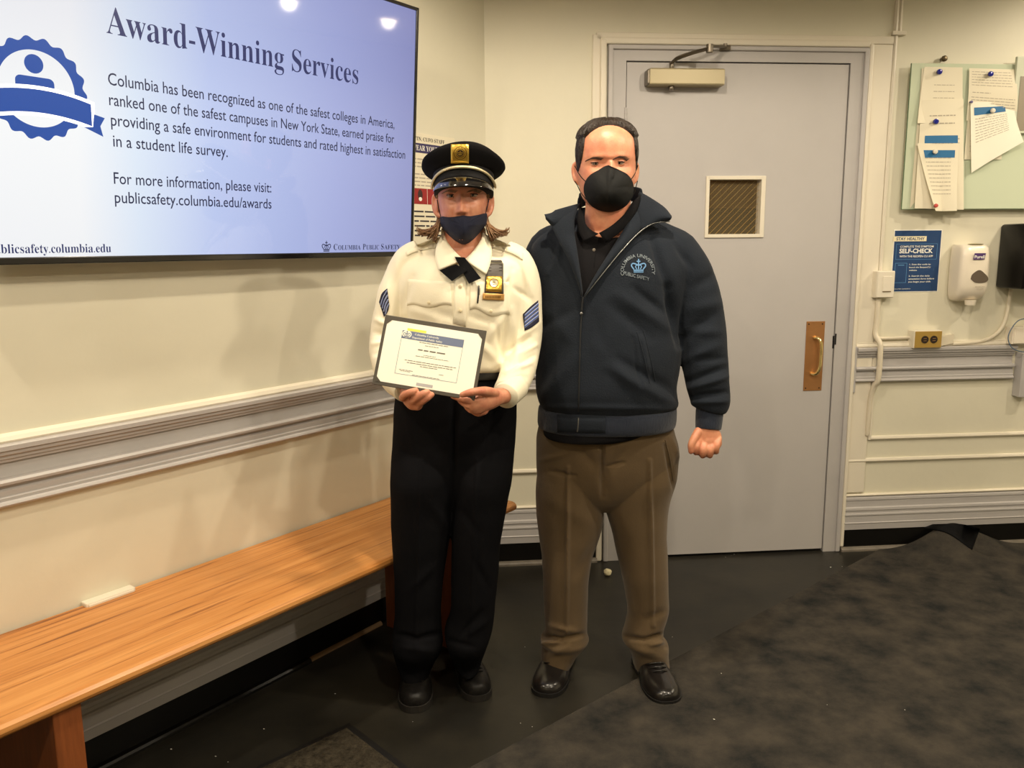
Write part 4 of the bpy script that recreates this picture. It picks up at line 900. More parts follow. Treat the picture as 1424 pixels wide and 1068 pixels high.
def manmask(x, y, z, ang):
    ax = np.abs(x); fr = y < .02
    hl_ = .93-.20*ax**2-.45*sstep(.80, .99, ax)      # receding hairline, an even arch
    front = sstep(hl_-.015, hl_+.02, z)
    side = sstep(.34, .38, z)*(y > .0)
    back = sstep(.18, .22, z)*(y > .035)
    side2 = sstep(.42, .46, z)*sstep(-.016, -.004, y)
    return np.clip(np.maximum.reduce([front*1., side*1., back*1., side2*1.])*np.where(z > .8, 1, .75), 0, 1)
hs = hairshell(hc, HW, HH, yawm, manmask, .011); hair = mk(MANP, 'hair', hs, HAIR)
g = G(); rr = random.Random(4)
for q in range(260):
    x = rr.uniform(-.85, .9); zf = .90+rr.uniform(0, .10)-.10*abs(x)**3; y = -.045+rr.uniform(-.01, .07)+.03*abs(x)
    p = np.array(hl(hc, yawm, x*HW*math.sqrt(max(.05, 1-((zf-.62)/.42)**2)), y, HH*zf+.004)); d = np.array([.006+rr.uniform(-.006, .012), rr.uniform(.012, .030), rr.uniform(.001, .009)])
    g.tube([p, p+d*.6+np.array([0, 0, .003]), p+d], [.0016, .0013, .0004], n=4, sub=1, rnd=False)
mk(MANP, 'hair_strands', g, HAIR, None)['kind'] = 'stuff'
# black respirator mask
def cupmask(tree, outl, cen, bulge, rings_=14, n_=72, ridge=0., power=1.7):
    C_ = np.array(outl, float); C_ = cat(np.vstack([C_, C_[:1]]), 6)[:-1]; n_ = len(C_); edge = np.array(ontos(tree, [tuple(p) for p in C_], .0035)); 
    E = (edge-EYE) @ fw; E = np.minimum(E, np.median(E)+.014); ins = []
    for t in np.linspace(.1, .85, 8):
        for j in range(0, n_, 4):
            h_ = onto(tree, *(np.array(cen)*(1-t)+C_[j]*t), 0)
            if h_ is not None: ins.append(float((h_-EYE) @ fw))
    top_ = min(ins)-.006-bulge*0; rows = []
    for i in range(rings_+1):
        t = 1-i/rings_; t = max(t, .02); ring = []
        for j in range(n_):
            p = np.array(cen)*(1-t)+C_[j]*t; q = t**power; dep = E[j]*q+top_*(1-q)
            if ridge: dep -= ridge*math.exp(-((p[0]-cen[0])/3.0)**2)*(1-t**2)
            h_ = onto(tree, p[0], p[1], .005)
            if h_ is not None: dep = min(dep, float((h_-EYE) @ fw))
            d = ray(*p); ring.append(tuple(EYE+d/FPX*dep))
        rows.append(ring)
    g = G(); g.rings(rows, caps=False); g.add([rows[-1][j] for j in range(n_)], [tuple(range(n_))]); return g
MASKB = mat('black_mask_fabric', (19, 20, 20), .75, bump=.25, bscale=500, var=.12, vscale=20, spec=.25)
om = [(846, 229.5), (853, 232.5), (862, 236.5), (872, 242), (879, 251), (881.5, 262), (879, 274), (872, 285), (861, 292), (848, 295), (835, 293), (823, 287), (815, 277), (811.5, 264), (814, 252), (821, 243), (831, 237), (840, 231.5)]
g = cupmask(bt, om, (847, 262), .040, ridge=.004, power=2.6); mk1 = mk(MANP, 'face_mask', g, MASKB)
gg = cord(bt, [(846, 230.5), (853, 233.8), (862, 237.8), (872, 243.2)], .0009, off=.006); mk(MANP, 'mask_edge', gg, MASKB, mk1).matrix_parent_inverse = Matrix()
for pts in ([(814, 252), (808, 246), (803, 238), (799.5, 231)], [(815, 277), (808, 268), (803, 258), (799.5, 252)], [(878, 249), (882, 243), (885, 236), (887, 230)], [(877, 277), (882, 268), (885, 258), (886.5, 252)]):
    g = cord(bt, pts, .0013, off=.0015); mk(MANP, 'ear_loop', g, MASKB, mk1)

# trousers
OLV = mat('olive_brown_wool', (98, 79, 52), .9, bump=.22, bscale=420, var=.10, vscale=9, sheen=.15)
pl = G(); pl.loft([R_(578, 754, 932, 2.5, .150, .13), R_(600, 747, 937, 2.5, .150, .135), R_(622, 746, 943, 2.5, .140, .14), R_(645, 746, 942, 2.5, .132, .14), R_(672, 748, 936, 2.5, .115, .13), R_(692, 760, 920, 2.5, .085, .11), R_(706, 790, 890, 2.5, .05, .06)], n=64, e=.9)
def leg(rows): g = G(); g.loft([R_(*r) for r in rows], n=56, e=.95); return g
Ll = leg([(630, 752, 838, 2.5, .10, .10), (665, 746, 838, 2.5, .115, .12), (700, 745, 838.5, 2.5, .105, .115), (733, 747.5, 837, 2.5, .098, .105), (771, 753, 824, 2.50, .09, .095), (800, 755, 819, 2.50, .085, .09), (830, 756, 817.5, 2.505, .082, .088), (860, 757.5, 817, 2.51, .082, .088), (880, 757, 817, 2.51, .086, .09), (888, 751, 819, 2.51, .090, .09), (895, 754.5, 814, 2.515, .083, .09), (905, 752, 804, 2.52, .086, .088), (917, 751.5, 796, 2.525, .092, .085), (923.5, 752, 790, 2.525, .095, .085)])
Lr = leg([(630, 846, 944, 2.5, .10, .10), (665, 840, 940, 2.5, .115, .12), (700, 841, 930, 2.5, .105, .115), (735, 850, 927, 2.5, .098, .105), (770, 858, 927.5, 2.50, .09, .095), (800, 865, 928, 2.50, .085, .09), (830, 871, 928.5, 2.505, .080, .088), (850, 873, 929, 2.51, .080, .088), (872, 869, 922, 2.51, .084, .09), (887, 865, 923, 2.51, .090, .09), (896, 872, 929, 2.515, .082, .09), (908, 878, 929, 2.52, .084, .086), (918, 880, 930, 2.525, .090, .085), (924.5, 881, 930.5, 2.525, .094, .085)])
tro = fuse([pl, Ll, Lr], .0042, 2)
folds(tro, [(838, 600, 838, 690, 3, -.009), (838, 640, 845, 690, 6, -.008), (790, 650, 788, 880, 2.6, .010), (903, 640, 908, 870, 2.6, .010), (754, 883, 780, 889, 3, -.012), (780, 889, 815, 882, 3, -.010), (752, 896, 775, 893, 3, .008), (866, 884, 895, 890, 3, -.010), (895, 890, 925, 882, 3, -.012), (905, 897, 925, 892, 3, .006),
    (765, 655, 800, 662, 2.5, -.005), (752, 640, 785, 632, 4, .004), (845, 650, 868, 644, 2, -.006), (870, 625, 845, 660, 8, -.005), (800, 620, 836, 655, 8, -.005), (850, 830, 880, 850, 6, .004), (770, 700, 830, 730, 12, .004), (925, 620, 940, 690, 3, -.008), (935, 612, 944, 640, 4, .006), (826, 760, 800, 800, 8, -.004), (900, 860, 924, 850, 5, -.005), (765, 870, 800, 878, 4, .006), (760, 912, 790, 900, 4, .004), (885, 905, 920, 915, 5, .004)], .0010, 14, 1)
tr = mk(MANP, 'trousers', tro, OLV); tt = bvh(tro)
g = cord(tt, [(838, 612), (838.5, 640), (838.5, 668)], .0012, off=.0005); mk(MANP, 'fly_seam', g, OLV, tr)
g = patch(tt, [(846, 652), (869, 645)], [(846, 655), (869, 648)], 2, .001, .001); 
g = cord(tt, [(925, 612), (932, 640), (936, 668)], .002, off=.0003); mk(MANP, 'pocket_edge', g, OLV, tr)
# T-shirt hem under the jacket
PLO = mat('black_polo_cotton', (24, 23, 25), .9, bump=.2, bscale=500, spec=.1)
g = G(); g.loft([R_(584, 751, 935, 2.5, .158, .13), R_(598, 749, 930, 2.5, .162, .13), R_(606, 750, 925, 2.5, .160, .13)], n=56, e=.9)
# jacket
JK = mat('charcoal_fleece_jacket', (36, 41, 49), .95, bump=.35, bscale=260, var=.10, vscale=6, sheen=.05, spec=.1); RIB = mat('navy_rib_knit', (24, 33, 50), .9, bump=.6, bscale=6, stretch=(90, 90, 4), sheen=.2)
jt = G(); jt.loft([R_(288, 806, 884, 2.53, .012, .05), R_(298, 796, 898, 2.525, .022, .08), R_(308, 782, 922, 2.52, .045, .095), R_(318, 764, 942, 2.515, .068, .11), R_(330, 748, 958, 2.51, .092, .12), R_(345, 738, 966, 2.505, .110, .13), R_(370, 738, 962, 2.5, .132, .135), R_(400, 740, 955, 2.5, .145, .14), R_(440, 743, 945, 2.5, .158, .14), R_(480, 745, 945, 2.5, .172, .14), R_(510, 745, 943, 2.5, .180, .14), R_(535, 745, 938, 2.5, .184, .14), R_(550, 747, 939, 2.5, .180, .14), R_(560, 750, 941, 2.5, .172, .138), R_(566, 753, 937, 2.5, .160, .132)], n=80, e=.86)
ja = G(); ja.tube([A(912, 330, 2.52), A(938, 350, 2.51), A(956, 385, 2.505), A(966, 425, 2.50), A(975, 465, 2.49), A(980, 500, 2.475), A(984, 530, 2.46), A(987.5, 553, 2.45), A(987.5, 566, 2.445), A(986.5, 571, 2.445)], [(.050, .07), (.068, .08), (.078, .080), (.084, .078), (.078, .074), (.072, .068), (.066, .062), (.061, .058), (.056, .052), (.044, .042)], n=32, rnd=False)
jl = G(); jl.tube([A(790, 328, 2.53), A(764, 348, 2.55), A(750, 385, 2.57), A(738, 425, 2.60), A(722, 460, 2.63), A(690, 464, 2.66), A(674, 460, 2.66)], [(.05, .06), (.068, .07), (.06, .06), (.052, .055), (.045, .05), (.040, .04), (.036, .035)], n=26, rnd=False)
jk = fuse([jt, ja, jl], .0042, 4)
folds(jk, [(905, 330, 930, 400, 6, -.010), (930, 400, 945, 480, 6, -.016), (925, 400, 940, 440, 10, -.006), (860, 410, 925, 455, 8, .007), (850, 425, 905, 470, 8, -.006), (880, 400, 925, 435, 6, -.006), (845, 510, 935, 562, 8, .007), (860, 500, 940, 545, 7, -.006), (830, 480, 900, 560, 9, .004), (750, 560, 800, 500, 10, .005), (752, 540, 780, 480, 9, -.005), (880, 470, 890, 535, 3, -.005), (893, 470, 903, 530, 4, .005),
    (960, 540, 1012, 524, 5, .009), (958, 530, 1008, 512, 5, -.009), (962, 552, 1014, 545, 4, -.010), (962, 560, 1014, 558, 4, .006), (955, 500, 1000, 480, 7, .006), (950, 470, 990, 440, 8, -.007), (960, 430, 1005, 420, 9, .005), (965, 400, 998, 380, 8, -.005), (985, 350, 1000, 400, 8, .004), (955, 460, 1000, 462, 7, .005), (970, 500, 1008, 498, 5, -.005),
    (905, 345, 880, 400, 9, .003), (760, 330, 775, 400, 8, -.004), (760, 430, 790, 470, 10, .004), (750, 455, 800, 430, 8, -.004), (780, 340, 765, 380, 5, .005), (940, 340, 960, 370, 5, -.006), (828, 440, 850, 520, 9, -.003), (760, 565, 930, 568, 4, .004)], .0017, 11, 2)
jo = mk(MANP, 'jacket', jk, JK); jb = bvh(jk)
g = G(); g.loft([R_(561, 753, 937, 2.5, .160, .13), R_(566, 749, 939, 2.5, .177, .134), R_(582, 747.5, 938.5, 2.5, .178, .134), R_(590, 748.5, 936.5, 2.5, .172, .132), R_(591.5, 753, 932, 2.5, .16, .12)], n=80, e=.86); o = mk(MANP, 'hem_band', g, RIB, jo); hb = bvh(o.data)
g = patch(hb, [(775, 576), (775, 601)], [(842, 577), (842, 602)], 12, .004, .002); mk(MANP, 'hem_panel', g, JK, jo)
g = G(); g.loft([R_(584, 752, 932, 2.5, .162, .12), R_(597, 752, 905, 2.49, .158, .12), R_(603, 756, 880, 2.48, .144, .11)], n=60, e=.86); mk(MANP, 'shirt_tail', g, PLO)
g = G(); g.tube([A(987, 566, 2.445), A(986.5, 576, 2.442), A(985.5, 590, 2.436), A(985, 596, 2.434)], [(.041, .038), (.0415, .038), (.0400, .036), (.0385, .034)], n=32, rnd=False); mk(MANP, 'cuff', g, RIB, jo)
# polo shirt seen in the open neck
V_L = [(800, 300, .0), (801, 330, 0), (805, 370, 0), (811, 412, 0)]; V_R = [(872, 297, 0), (852, 345, 0), (830, 382, 0), (812, 412, 0)]
g = patch(jb, [(795, 322), (797, 345), (804, 380), (811, 411)], [(878, 322), (858, 345), (834, 380), (812, 411)], 12, .003, .002); po = mk(MANP, 'polo_shirt', g, PLO)
g = sheet3([(806, 288, 2.46), (803, 305, 2.43), (806, 324, 2.405), (812, 336, 2.39)], [(813, 300, 2.42), (815, 312, 2.405), (824, 321, 2.395), (833, 325, 2.39)], bulge=.006); mk(MANP, 'polo_collar', g, PLO, po)
g = sheet3([(892, 270, 2.47), (886, 292, 2.44), (868, 318, 2.405), (842, 338, 2.385)], [(880, 280, 2.44), (868, 298, 2.412), (850, 314, 2.395), (833, 324, 2.388)], bulge=.006); mk(MANP, 'polo_collar', g, PLO, po)
bp_ = bvh(po.data); BTN = mat('smoke_button', (120, 112, 102), .3)
def button(tree, px, py, r, m, person, parent, off=.002):
    p = onto(tree, px, py, off) 
    if p is None: return
    g = G(); g.cyl((p[0], p[1]+.0012, p[2]), r, .0028, 'y', 14, bev=.0006); mk(person, 'button', g, m, parent)
button(bp_, 826, 347.5, .0048, BTN, MANP, po); g = cord(bp_, [(833, 330), (828, 355), (826, 372)], .0007, off=.0012); mk(MANP, 'placket_edge', g, PLO, po)
# open collar and lapels
g = sheet3([(808, 282, 2.49), (800, 300, 2.43), (799, 322, 2.395), (803, 350, 2.368), (808, 385, 2.352), (811, 411, 2.346)], [(772, 292, 2.49), (764, 302, 2.440), (774, 330, 2.395), (790, 360, 2.365), (802, 390, 2.350), (809, 412, 2.344)], n=8, bulge=.010, thick=.005); mk(MANP, 'lapel', g, JK, jo)
g = sheet3([(808, 282, 2.49), (788, 288, 2.455), (766, 296, 2.430), (757, 298, 2.425)], [(795, 302, 2.45), (786, 316, 2.425), (772, 318, 2.42), (759, 305, 2.425)], n=8, bulge=.014, thick=.006); mk(MANP, 'collar', g, JK, jo)
g = sheet3([(888, 268, 2.50), (884, 290, 2.45), (868, 318, 2.402), (848, 350, 2.372), (828, 382, 2.356), (812, 411, 2.345)], [(905, 282, 2.50), (904, 306, 2.44), (884, 328, 2.400), (858, 356, 2.368), (832, 388, 2.352), (813, 413, 2.344)], n=8, bulge=.008, thick=.005); mk(MANP, 'lapel', g, JK, jo)
g = sheet3([(889, 266, 2.51), (905, 275, 2.475), (924, 288, 2.442), (934, 300, 2.430)], [(884, 300, 2.44), (890, 320, 2.408), (912, 311, 2.415), (931, 307, 2.427)], n=8, bulge=.016, thick=.006); mk(MANP, 'collar', g, JK, jo)
g = G(); g.tube([A(806, 284, 2.52), A(812, 276, 2.55), A(846, 268, 2.575), A(880, 270, 2.555), A(890, 272, 2.52)], [(.006, .022)]*5, n=12, ref=(0, 0, 1)); mk(MANP, 'collar_stand', g, JK, jo)
ZIP = mat('zip_metal', (120, 120, 118), .35, metal=.7); ZD_ = mat('zip_tape', (22, 24, 27), .7)
g = cord(jb, [(811, 414), (808, 450), (806.5, 490), (805.5, 530), (804.5, 572)], .0024, off=.0015); zp = mk(MANP, 'zip', g, ZD_, jo)
g = cord(hb, [(804.5, 582), (804, 592), (803, 600)], .002, off=.0035); mk(MANP, 'zip_end', g, ZIP, jo)
g = G(); pts = [A(931, 308, 2.424), A(908, 311, 2.412), A(886, 326, 2.398), A(860, 354, 2.366), A(834, 386, 2.350), A(813, 412, 2.342)]; g.tube(pts, .0018, n=6); mk(MANP, 'zip_edge', g, ZIP, jo)
g = cord(jb, [(810.5, 415), (809.5, 424), (809, 432)], .0030, off=.005); mk(MANP, 'zip_pull', g, ZD_, jo); p = onto(jb, 808.5, 436, .007); g = G(); g.sphere(p, (.0045, .003, .0045)); mk(MANP, 'zip_tip', g, ZIP, jo)
g = cord(jb, [(886, 462), (896, 498), (903, 532)], .0016, off=.0006); mk(MANP, 'pocket_welt', g, JK, jo); g = cord(jb, [(895, 460), (905, 500), (911, 530)], .0016, off=.0004); mk(MANP, 'pocket_welt', g, JK, jo)
EMB = mat('blue_embroidery', (96, 142, 188), .7); EMG = mat('grey_embroidery', (112, 122, 130), .7)
draped_text(jb, 'COLUMBIA UNIVERSITY', None, EMG, jo, .0022, .012, arc=(887, 377, 19.5, math.radians(196), math.radians(-12), 4.6), name='embroidered_lettering')
draped_text(jb, 'PUBLIC SAFETY', ((868, 377), (903, 386), (903, 390.5), (867, 382)), EMG, jo, .0022, .012, name='embroidered_lettering')
g = G(); crown(g, 888, -369.5, 19, lambda x, z: tuple(ontos(jb, [(x, -z)], .0025)[0])); mk(MANP, 'embroidered_crown', g, EMB, jo, smooth=False)
# shoes
LEA = mat('black_polished_leather', (24, 21, 20), .28, coat=.4, bump=.08, bscale=40); SOL = mat('black_rubber_sole', (20, 18, 17), .6)
for o in (shoe(ground(757, 970), ground(785, 905), .112, .078, MANP, LEA, SOL), shoe(ground(930, 981), ground(893, 916), .112, .078, MANP, LEA, SOL)): o.matrix_parent_inverse = MANP_I

# ---------------------------------------------------------------- the woman in uniform
WOM = thing('person', Matrix.Translation((-.17, 2.43, 0)), 'person in cream uniform shirt, peaked black cap and navy face mask, holding a certificate', 'person')
WOM_I = WOM.matrix_world.inverted()
SKW = skin('woman_skin', (214, 150, 118), (192, 118, 92))
wY = 2.345; wchin = A(643.5, 334, wY-.03); wc = (wchin[0], wY, wchin[2]); WW, WH = .071, .232; yaww = .02
head = headpiece(wc, WW, WH, yaww)
neck = G(); neck.tube([A(645, 372, 2.40), A(644, 350, 2.385), A(644, 330, 2.375), A(643, 305, 2.365)], [(.085, .070), (.060, .060), (.052, .055), (.052, .055)], n=28, rnd=False)
chest = G(); chest.loft([R_(336, 618, 672, 2.39, .050, .05), R_(346, 612, 680, 2.39, .066, .05), R_(362, 596, 696, 2.385, .076, .07), R_(400, 575, 712, 2.39, .088, .08), R_(440, 582, 708, 2.39, .09, .08), R_(500, 585, 700, 2.39, .085, .08), R_(560, 575, 705, 2.39, .09, .09), R_(620, 580, 700, 2.39, .07, .08)], n=40)
wristR = A(702, 549, 2.185); wristL = A(566, 542, 2.175)
ag = G(); ag.tube([A(712, 375, 2.39), A(726, 410, 2.385), A(730, 460, 2.37), A(725, 500, 2.335), A(716, 530, 2.27), wristR, A(693, 551, 2.16)], [.040, .040, .036, .034, .031, .023, (.022, .024)], n=18)
al = G(); al.tube([A(568, 378, 2.39), A(550, 410, 2.385), A(537, 460, 2.37), A(534, 495, 2.335), A(545, 522, 2.26), wristL, A(571, 547, 2.155)], [.040, .040, .036, .034, .031, .022, (.021, .023)], n=18)
legs = G()
for a, b_, c in ((592, 582, 574), (668, 662, 656)): legs.tube([A(a, 600, 2.39), A(a, 680, 2.39), A(b_, 780, 2.38), A((b_+c)/2, 860, 2.41), A(c, 925, 2.43)], [.075, .07, .048, .040, .024], n=20)
# right hand (image side right): thumb on the front of the folder, fingers under it
hR = G(); YF = 2.070
hR.tube([A(694, 552, 2.16), A(683, 556, 2.125), A(670, 560, 2.10), A(660, 562, 2.09)], [(.022, .021), (.026, .022), (.028, .020), (.024, .016)], n=20, ref=(0, 1, .2))
hR.tube([A(688, 547, 2.12), A(675, 544, 2.082), A(661, 544.5, 2.060), A(651, 546.5, 2.053), A(643, 549, 2.056)], [.0135, .0125, .0105, .0095, .0078], n=14)
hR.tube([A(664, 557, 2.085), A(650, 556, 2.078), A(639, 553.5, 2.082), A(630, 551, 2.090)], [.0105, .0098, .009, .0075], n=14)
hR.tube([A(664, 564, 2.088), A(652, 563.5, 2.086), A(643, 559, 2.094), A(637, 553, 2.112)], [.0108, .0100, .009, .0075], n=14)
hR.tube([A(667, 570, 2.094), A(657, 570.5, 2.094), A(650, 566, 2.104), A(646, 560, 2.122)], [.0104, .0096, .0088, .0075], n=14)
hR.tube([A(674, 572, 2.105), A(665, 575, 2.106), A(658, 572, 2.116), A(655, 567, 2.13)], [.0095, .0086, .008, .007], n=14)
hL = G()
hL.tube([A(567, 545, 2.165), A(568, 551, 2.13), A(573, 556, 2.105), A(580, 559, 2.095)], [(.021, .021), (.026, .020), (.028, .018), (.024, .014)], n=20, ref=(0, 1, .2))
for p in ([(560, 553, 2.10), (563, 549, 2.080), (572, 545.5, 2.068), (578, 543, 2.070)], [(573, 559, 2.095), (580, 553.5, 2.072), (588, 548, 2.064), (594, 545, 2.068)], [(581, 562, 2.098), (587, 558, 2.076), (594, 553, 2.068), (600, 549, 2.072)]):
    hL.tube([A(*q) for q in p], [.0108, .0105, .0098, .0082], n=14)
hL.tube([A(565, 543, 2.15), A(572, 536, 2.13), A(580, 530, 2.118)], [.012, .011, .009], n=12)
body = fuse([head, neck, chest, ag, al, legs, hR, hL, earpiece(wc, 1, WW*.97, WH, yaww), earpiece(wc, -1, WW*.97, WH, yaww)], .0027, 2)
face(body, wc, WW, WH, yaww, True)
mk(WOM, 'body', body, SKW); wt = bvh(body)
eyes(wt, ((628, 272.5), (657.5, 271.5)), WOM, mat('dark_iris', (30, 21, 16), .35, spec=.2), SKW, .0125)
WHAIR = mat('greying_brown_hair', (112, 74, 46), .5, bump=.4, bscale=240, var=.5, vscale=60, rgb2=(150, 118, 84), spec=.4)
brow(wt, [(616, 268), (623, 265), (634, 266.5)], WOM, WHAIR, .0014); brow(wt, [(651, 266), (660, 264), (668, 267)], WOM, WHAIR, .0014)
def wmask_(x, y, z, ang):
    ax = np.abs(x); z = z+0*x; return np.clip(np.maximum.reduce([sstep(.70, .76, z)*sstep(-.05, -.02, y), sstep(.90, .97, ax)*sstep(.46, .52, z)*(y > -.055), (y > .03)*sstep(.13, .18, z)*1.]), 0, 1)
mk(WOM, 'hair', hairshell(wc, WW, WH, yaww, wmask_, .006, 3), WHAIR)
g = G(); rr = random.Random(12)
for sgn, tipx, base in ((-1, 583, 612), (1, 705, 675)):
    for q in range(150):
        u = rr.random(); f = rr.random()
        x0 = base+sgn*rr.uniform(-2, 4); x3 = base+sgn*(5+(abs(tipx-base)-4)*u)
        y3 = 334-10*u+rr.uniform(-6, 3); yd = 2.36+rr.uniform(-.03, .05)
        curl = rr.uniform(0, 4)*(u > .6)
        P = [A(x0-sgn*2, 296+rr.uniform(-4, 6), yd+.03), A(x0+sgn*(0+2*f), 307+4*f, yd+.02), A(x0+(x3-x0)*.45, 321+rr.uniform(-4, 3), yd-.01), A(x3, y3, yd-.02), A(x3+sgn*curl, y3-curl*1.4, yd-.02)]
        g.tube(P, [.0012, .0016, .0019, .0011, .0004], n=5, sub=3, rnd=False)
o = mk(WOM, 'hair_ends', g, WHAIR); o['kind'] = 'stuff'
NAVM = mat('navy_cotton_mask', (26, 30, 52), .9, bump=.35, bscale=420)
om = [(645, 299.5), (654, 300.5), (664, 299), (676, 296.5), (677.5, 303), (676, 312), (671, 319), (665, 326), (657, 334), (646, 340), (635, 336), (627, 330), (620, 323), (614, 315), (612, 307), (613, 301), (624, 302), (635, 301)]
g = cupmask(wt, om, (645, 314), .026, ridge=.003, power=2.8); m_ = mk(WOM, 'face_mask', g, NAVM)
fm = m_.data; folds(fm, [(617, 306, 640, 318, 2.2, .003), (617, 311, 640, 324, 2, -.003), (674, 303, 652, 318, 2.2, .003), (674, 309, 652, 325, 2, -.003), (645, 301, 645, 336, 1.6, .0025)])
for pts in ([(614, 303), (611, 295), (609, 285), (608, 278)], [(675, 298), (677, 290), (679, 282), (680, 277)]): mk(WOM, 'ear_loop', cord(wt, pts, .0012, off=.0015), NAVM, m_)

# peaked cap
CAPB = mat('black_cap_cloth', (16, 15, 16), .9, bump=.2, bscale=400, spec=.1); PAT = mat('black_patent_visor', (12, 11, 12), .08, coat=1.); GOLD = mat('gold_badge', (226, 186, 84), .28, metal=.85, bump=.3, bscale=220); CORDM = mat('silver_gold_cord', (226, 212, 172), .3, metal=.7, bump=.4, bscale=500); DKG = mat('dark_gold', (120, 88, 36), .4, metal=.6)
capc = A(645, 262, 2.342); CT = math.radians(13)
capo = bpy.data.objects.new('cap', None); COL.objects.link(capo); capo.parent = WOM
capM = Matrix.Translation(capc) @ Matrix.Rotation(math.radians(-.5), 4, 'Y') @ Matrix.Rotation(-CT, 4, 'X')
bpy.data.objects.remove(capo)
def caprings(rows, n=64, e=.95):
    out = []
    for z, a, b, dy, fr in rows:
        r = []
        for k in range(n):
            t = 2*math.pi*k/n; c_, s_ = math.cos(t), math.sin(t); x = a*np.sign(c_)*abs(c_)**e; y = dy+b*np.sign(s_)*abs(s_)**e
            ff = max(0, -s_)**1.5; r.append((x, y, z+fr*ff+.004*math.sin(4*t+.4)*(fr > 0)*.5))
        out.append(r)
    return out
def capgeo(g): 
    V = [tuple(capM @ Vector(p)) for p in g.v]; g.v = V; return g
g = G(); g.rings(caprings([(.034, .0845, .100, 0, 0), (.038, .090, .106, .0, .004), (.045, .104, .118, .002, .010), (.052, .1135, .126, .004, .015), (.058, .1170, .130, .005, .018), (.063, .1165, .129, .005, .020), (.069, .108, .120, .006, .023), (.073, .090, .100, .008, .025), (.077, .062, .07, .010, .022), (.080, .034, .04, .01, .012), (.081, .004, .004, .01, .001)]))
crown_ = mk(WOM, 'cap', capgeo(g), CAPB); crown_['label'] = 'black peaked cap'
g = G(); g.rings(caprings([(-.022, .081, .100, .002, .0), (-.018, .083, .102, .000, .0), (.034, .0845, .102, 0, .0), (.038, .083, .098, 0, 0)])); mk(WOM, 'cap_band', capgeo(g), mat('black_cap_band', (20, 19, 20), .7, bump=.4, bscale=90, spec=.2), crown_)
g = G(); n_ = 40; top_, bot_ = [], []
V1, V2 = [], []
for k in range(n_+1):
    t = math.pi*(1.08+.84*k/n_); u = k/n_; c_, s_ = math.cos(t), math.sin(t); q = math.sin(math.pi*u)
    inner = (.084*c_, .1025*s_, .006-.010*(1-q)); ex = .050*q**.75
    outer = (.0865*c_*(1+.02*q), .1025*s_-ex, -.008-.030*q-.008*(1-q)+.0)
    V1.append(inner); V2.append(outer)
m_ = 8; vv = []
for w_, dz in ((0, 0), (1, -.0028)):
    for j in range(m_+1):
        for k in range(n_+1):
            a = np.array(V1[k]); b_ = np.array(V2[k]); q = j/m_; p = a*(1-q)+b_*q; p[2] += .007*math.sin(math.pi*q)*math.sin(math.pi*k/n_)+dz; vv.append(p)
N1 = (m_+1)*(n_+1); ff_ = []
for j in range(m_):
    for k in range(n_): a = j*(n_+1)+k; ff_ += [(a, a+n_+1, a+n_+2, a+1), (a+N1, a+1+N1, a+n_+2+N1, a+n_+1+N1)]
for k in range(n_): a = m_*(n_+1)+k; ff_.append((a, a+N1, a+1+N1, a+1))
g.add(vv, ff_); mk(WOM, 'visor', capgeo(g), PAT, crown_)
g = G(); g.tube([(.0885*math.cos(t)+0, .1075*math.sin(t), .0255-.026*(1-math.sin(math.pi*(t-math.pi*1.04)/(math.pi*.92)))**1.3) for t in np.linspace(math.pi*1.04, math.pi*1.96, 22)], .0042, n=10, sub=2); mk(WOM, 'cap_cord', capgeo(g), CORDM, crown_)
for sx in (-1, 1): g = G(); g.sphere((sx*.0885, -.010, .0), (.003, .005, .005)); mk(WOM, 'cord_button', capgeo(g), GOLD, crown_)
ct_ = bvh(crown_.data)
g = patch(ct_, [(627, 200.5), (627, 227.5)], [(652, 200.5), (652, 227.5)], 8, .004, .002); bd = mk(WOM, 'cap_badge', g, GOLD, crown_); bd['label'] = 'square gold badge'
def disc(tree, px, py, rp, off, m, person, parent, name, n=20, rin=0.):
    o_ = ontos(tree, [(px+rp*math.cos(t), py-rp*math.sin(t)) for t in np.arange(n)*2*math.pi/n]+[(px+rin*math.cos(t), py-rin*math.sin(t)) for t in np.arange(n)*2*math.pi/n], off); g = G()
    if rin: g.add(o_, [(i, (i+1) % n, n+(i+1) % n, n+i) for i in range(n)])
    else: g.add(o_[:n]+[np.mean(o_[:n], axis=0)], [(i, (i+1) % n, n) for i in range(n)])
    return mk(person, name, g, m, parent, smooth=False)
disc(ct_, 640, 213, 4.6, .0052, mat('dark_enamel', (44, 26, 22), .3), WOM, bd, 'badge_seal'); disc(ct_, 640, 213, 9.2, .0050, DKG, WOM, bd, 'badge_ring', rin=8.4); disc(ct_, 640, 213, 6.4, .0051, DKG, WOM, bd, 'badge_ring', rin=5.8)
g = G(); crown(g, 640, -213, 6.5, lambda x, z: tuple(ontos(ct_, [(x, -z)], .0056)[0])); mk(WOM, 'badge_crown', g, GOLD, bd, smooth=False)
for x in np.linspace(632, 647, 6): 
    pass

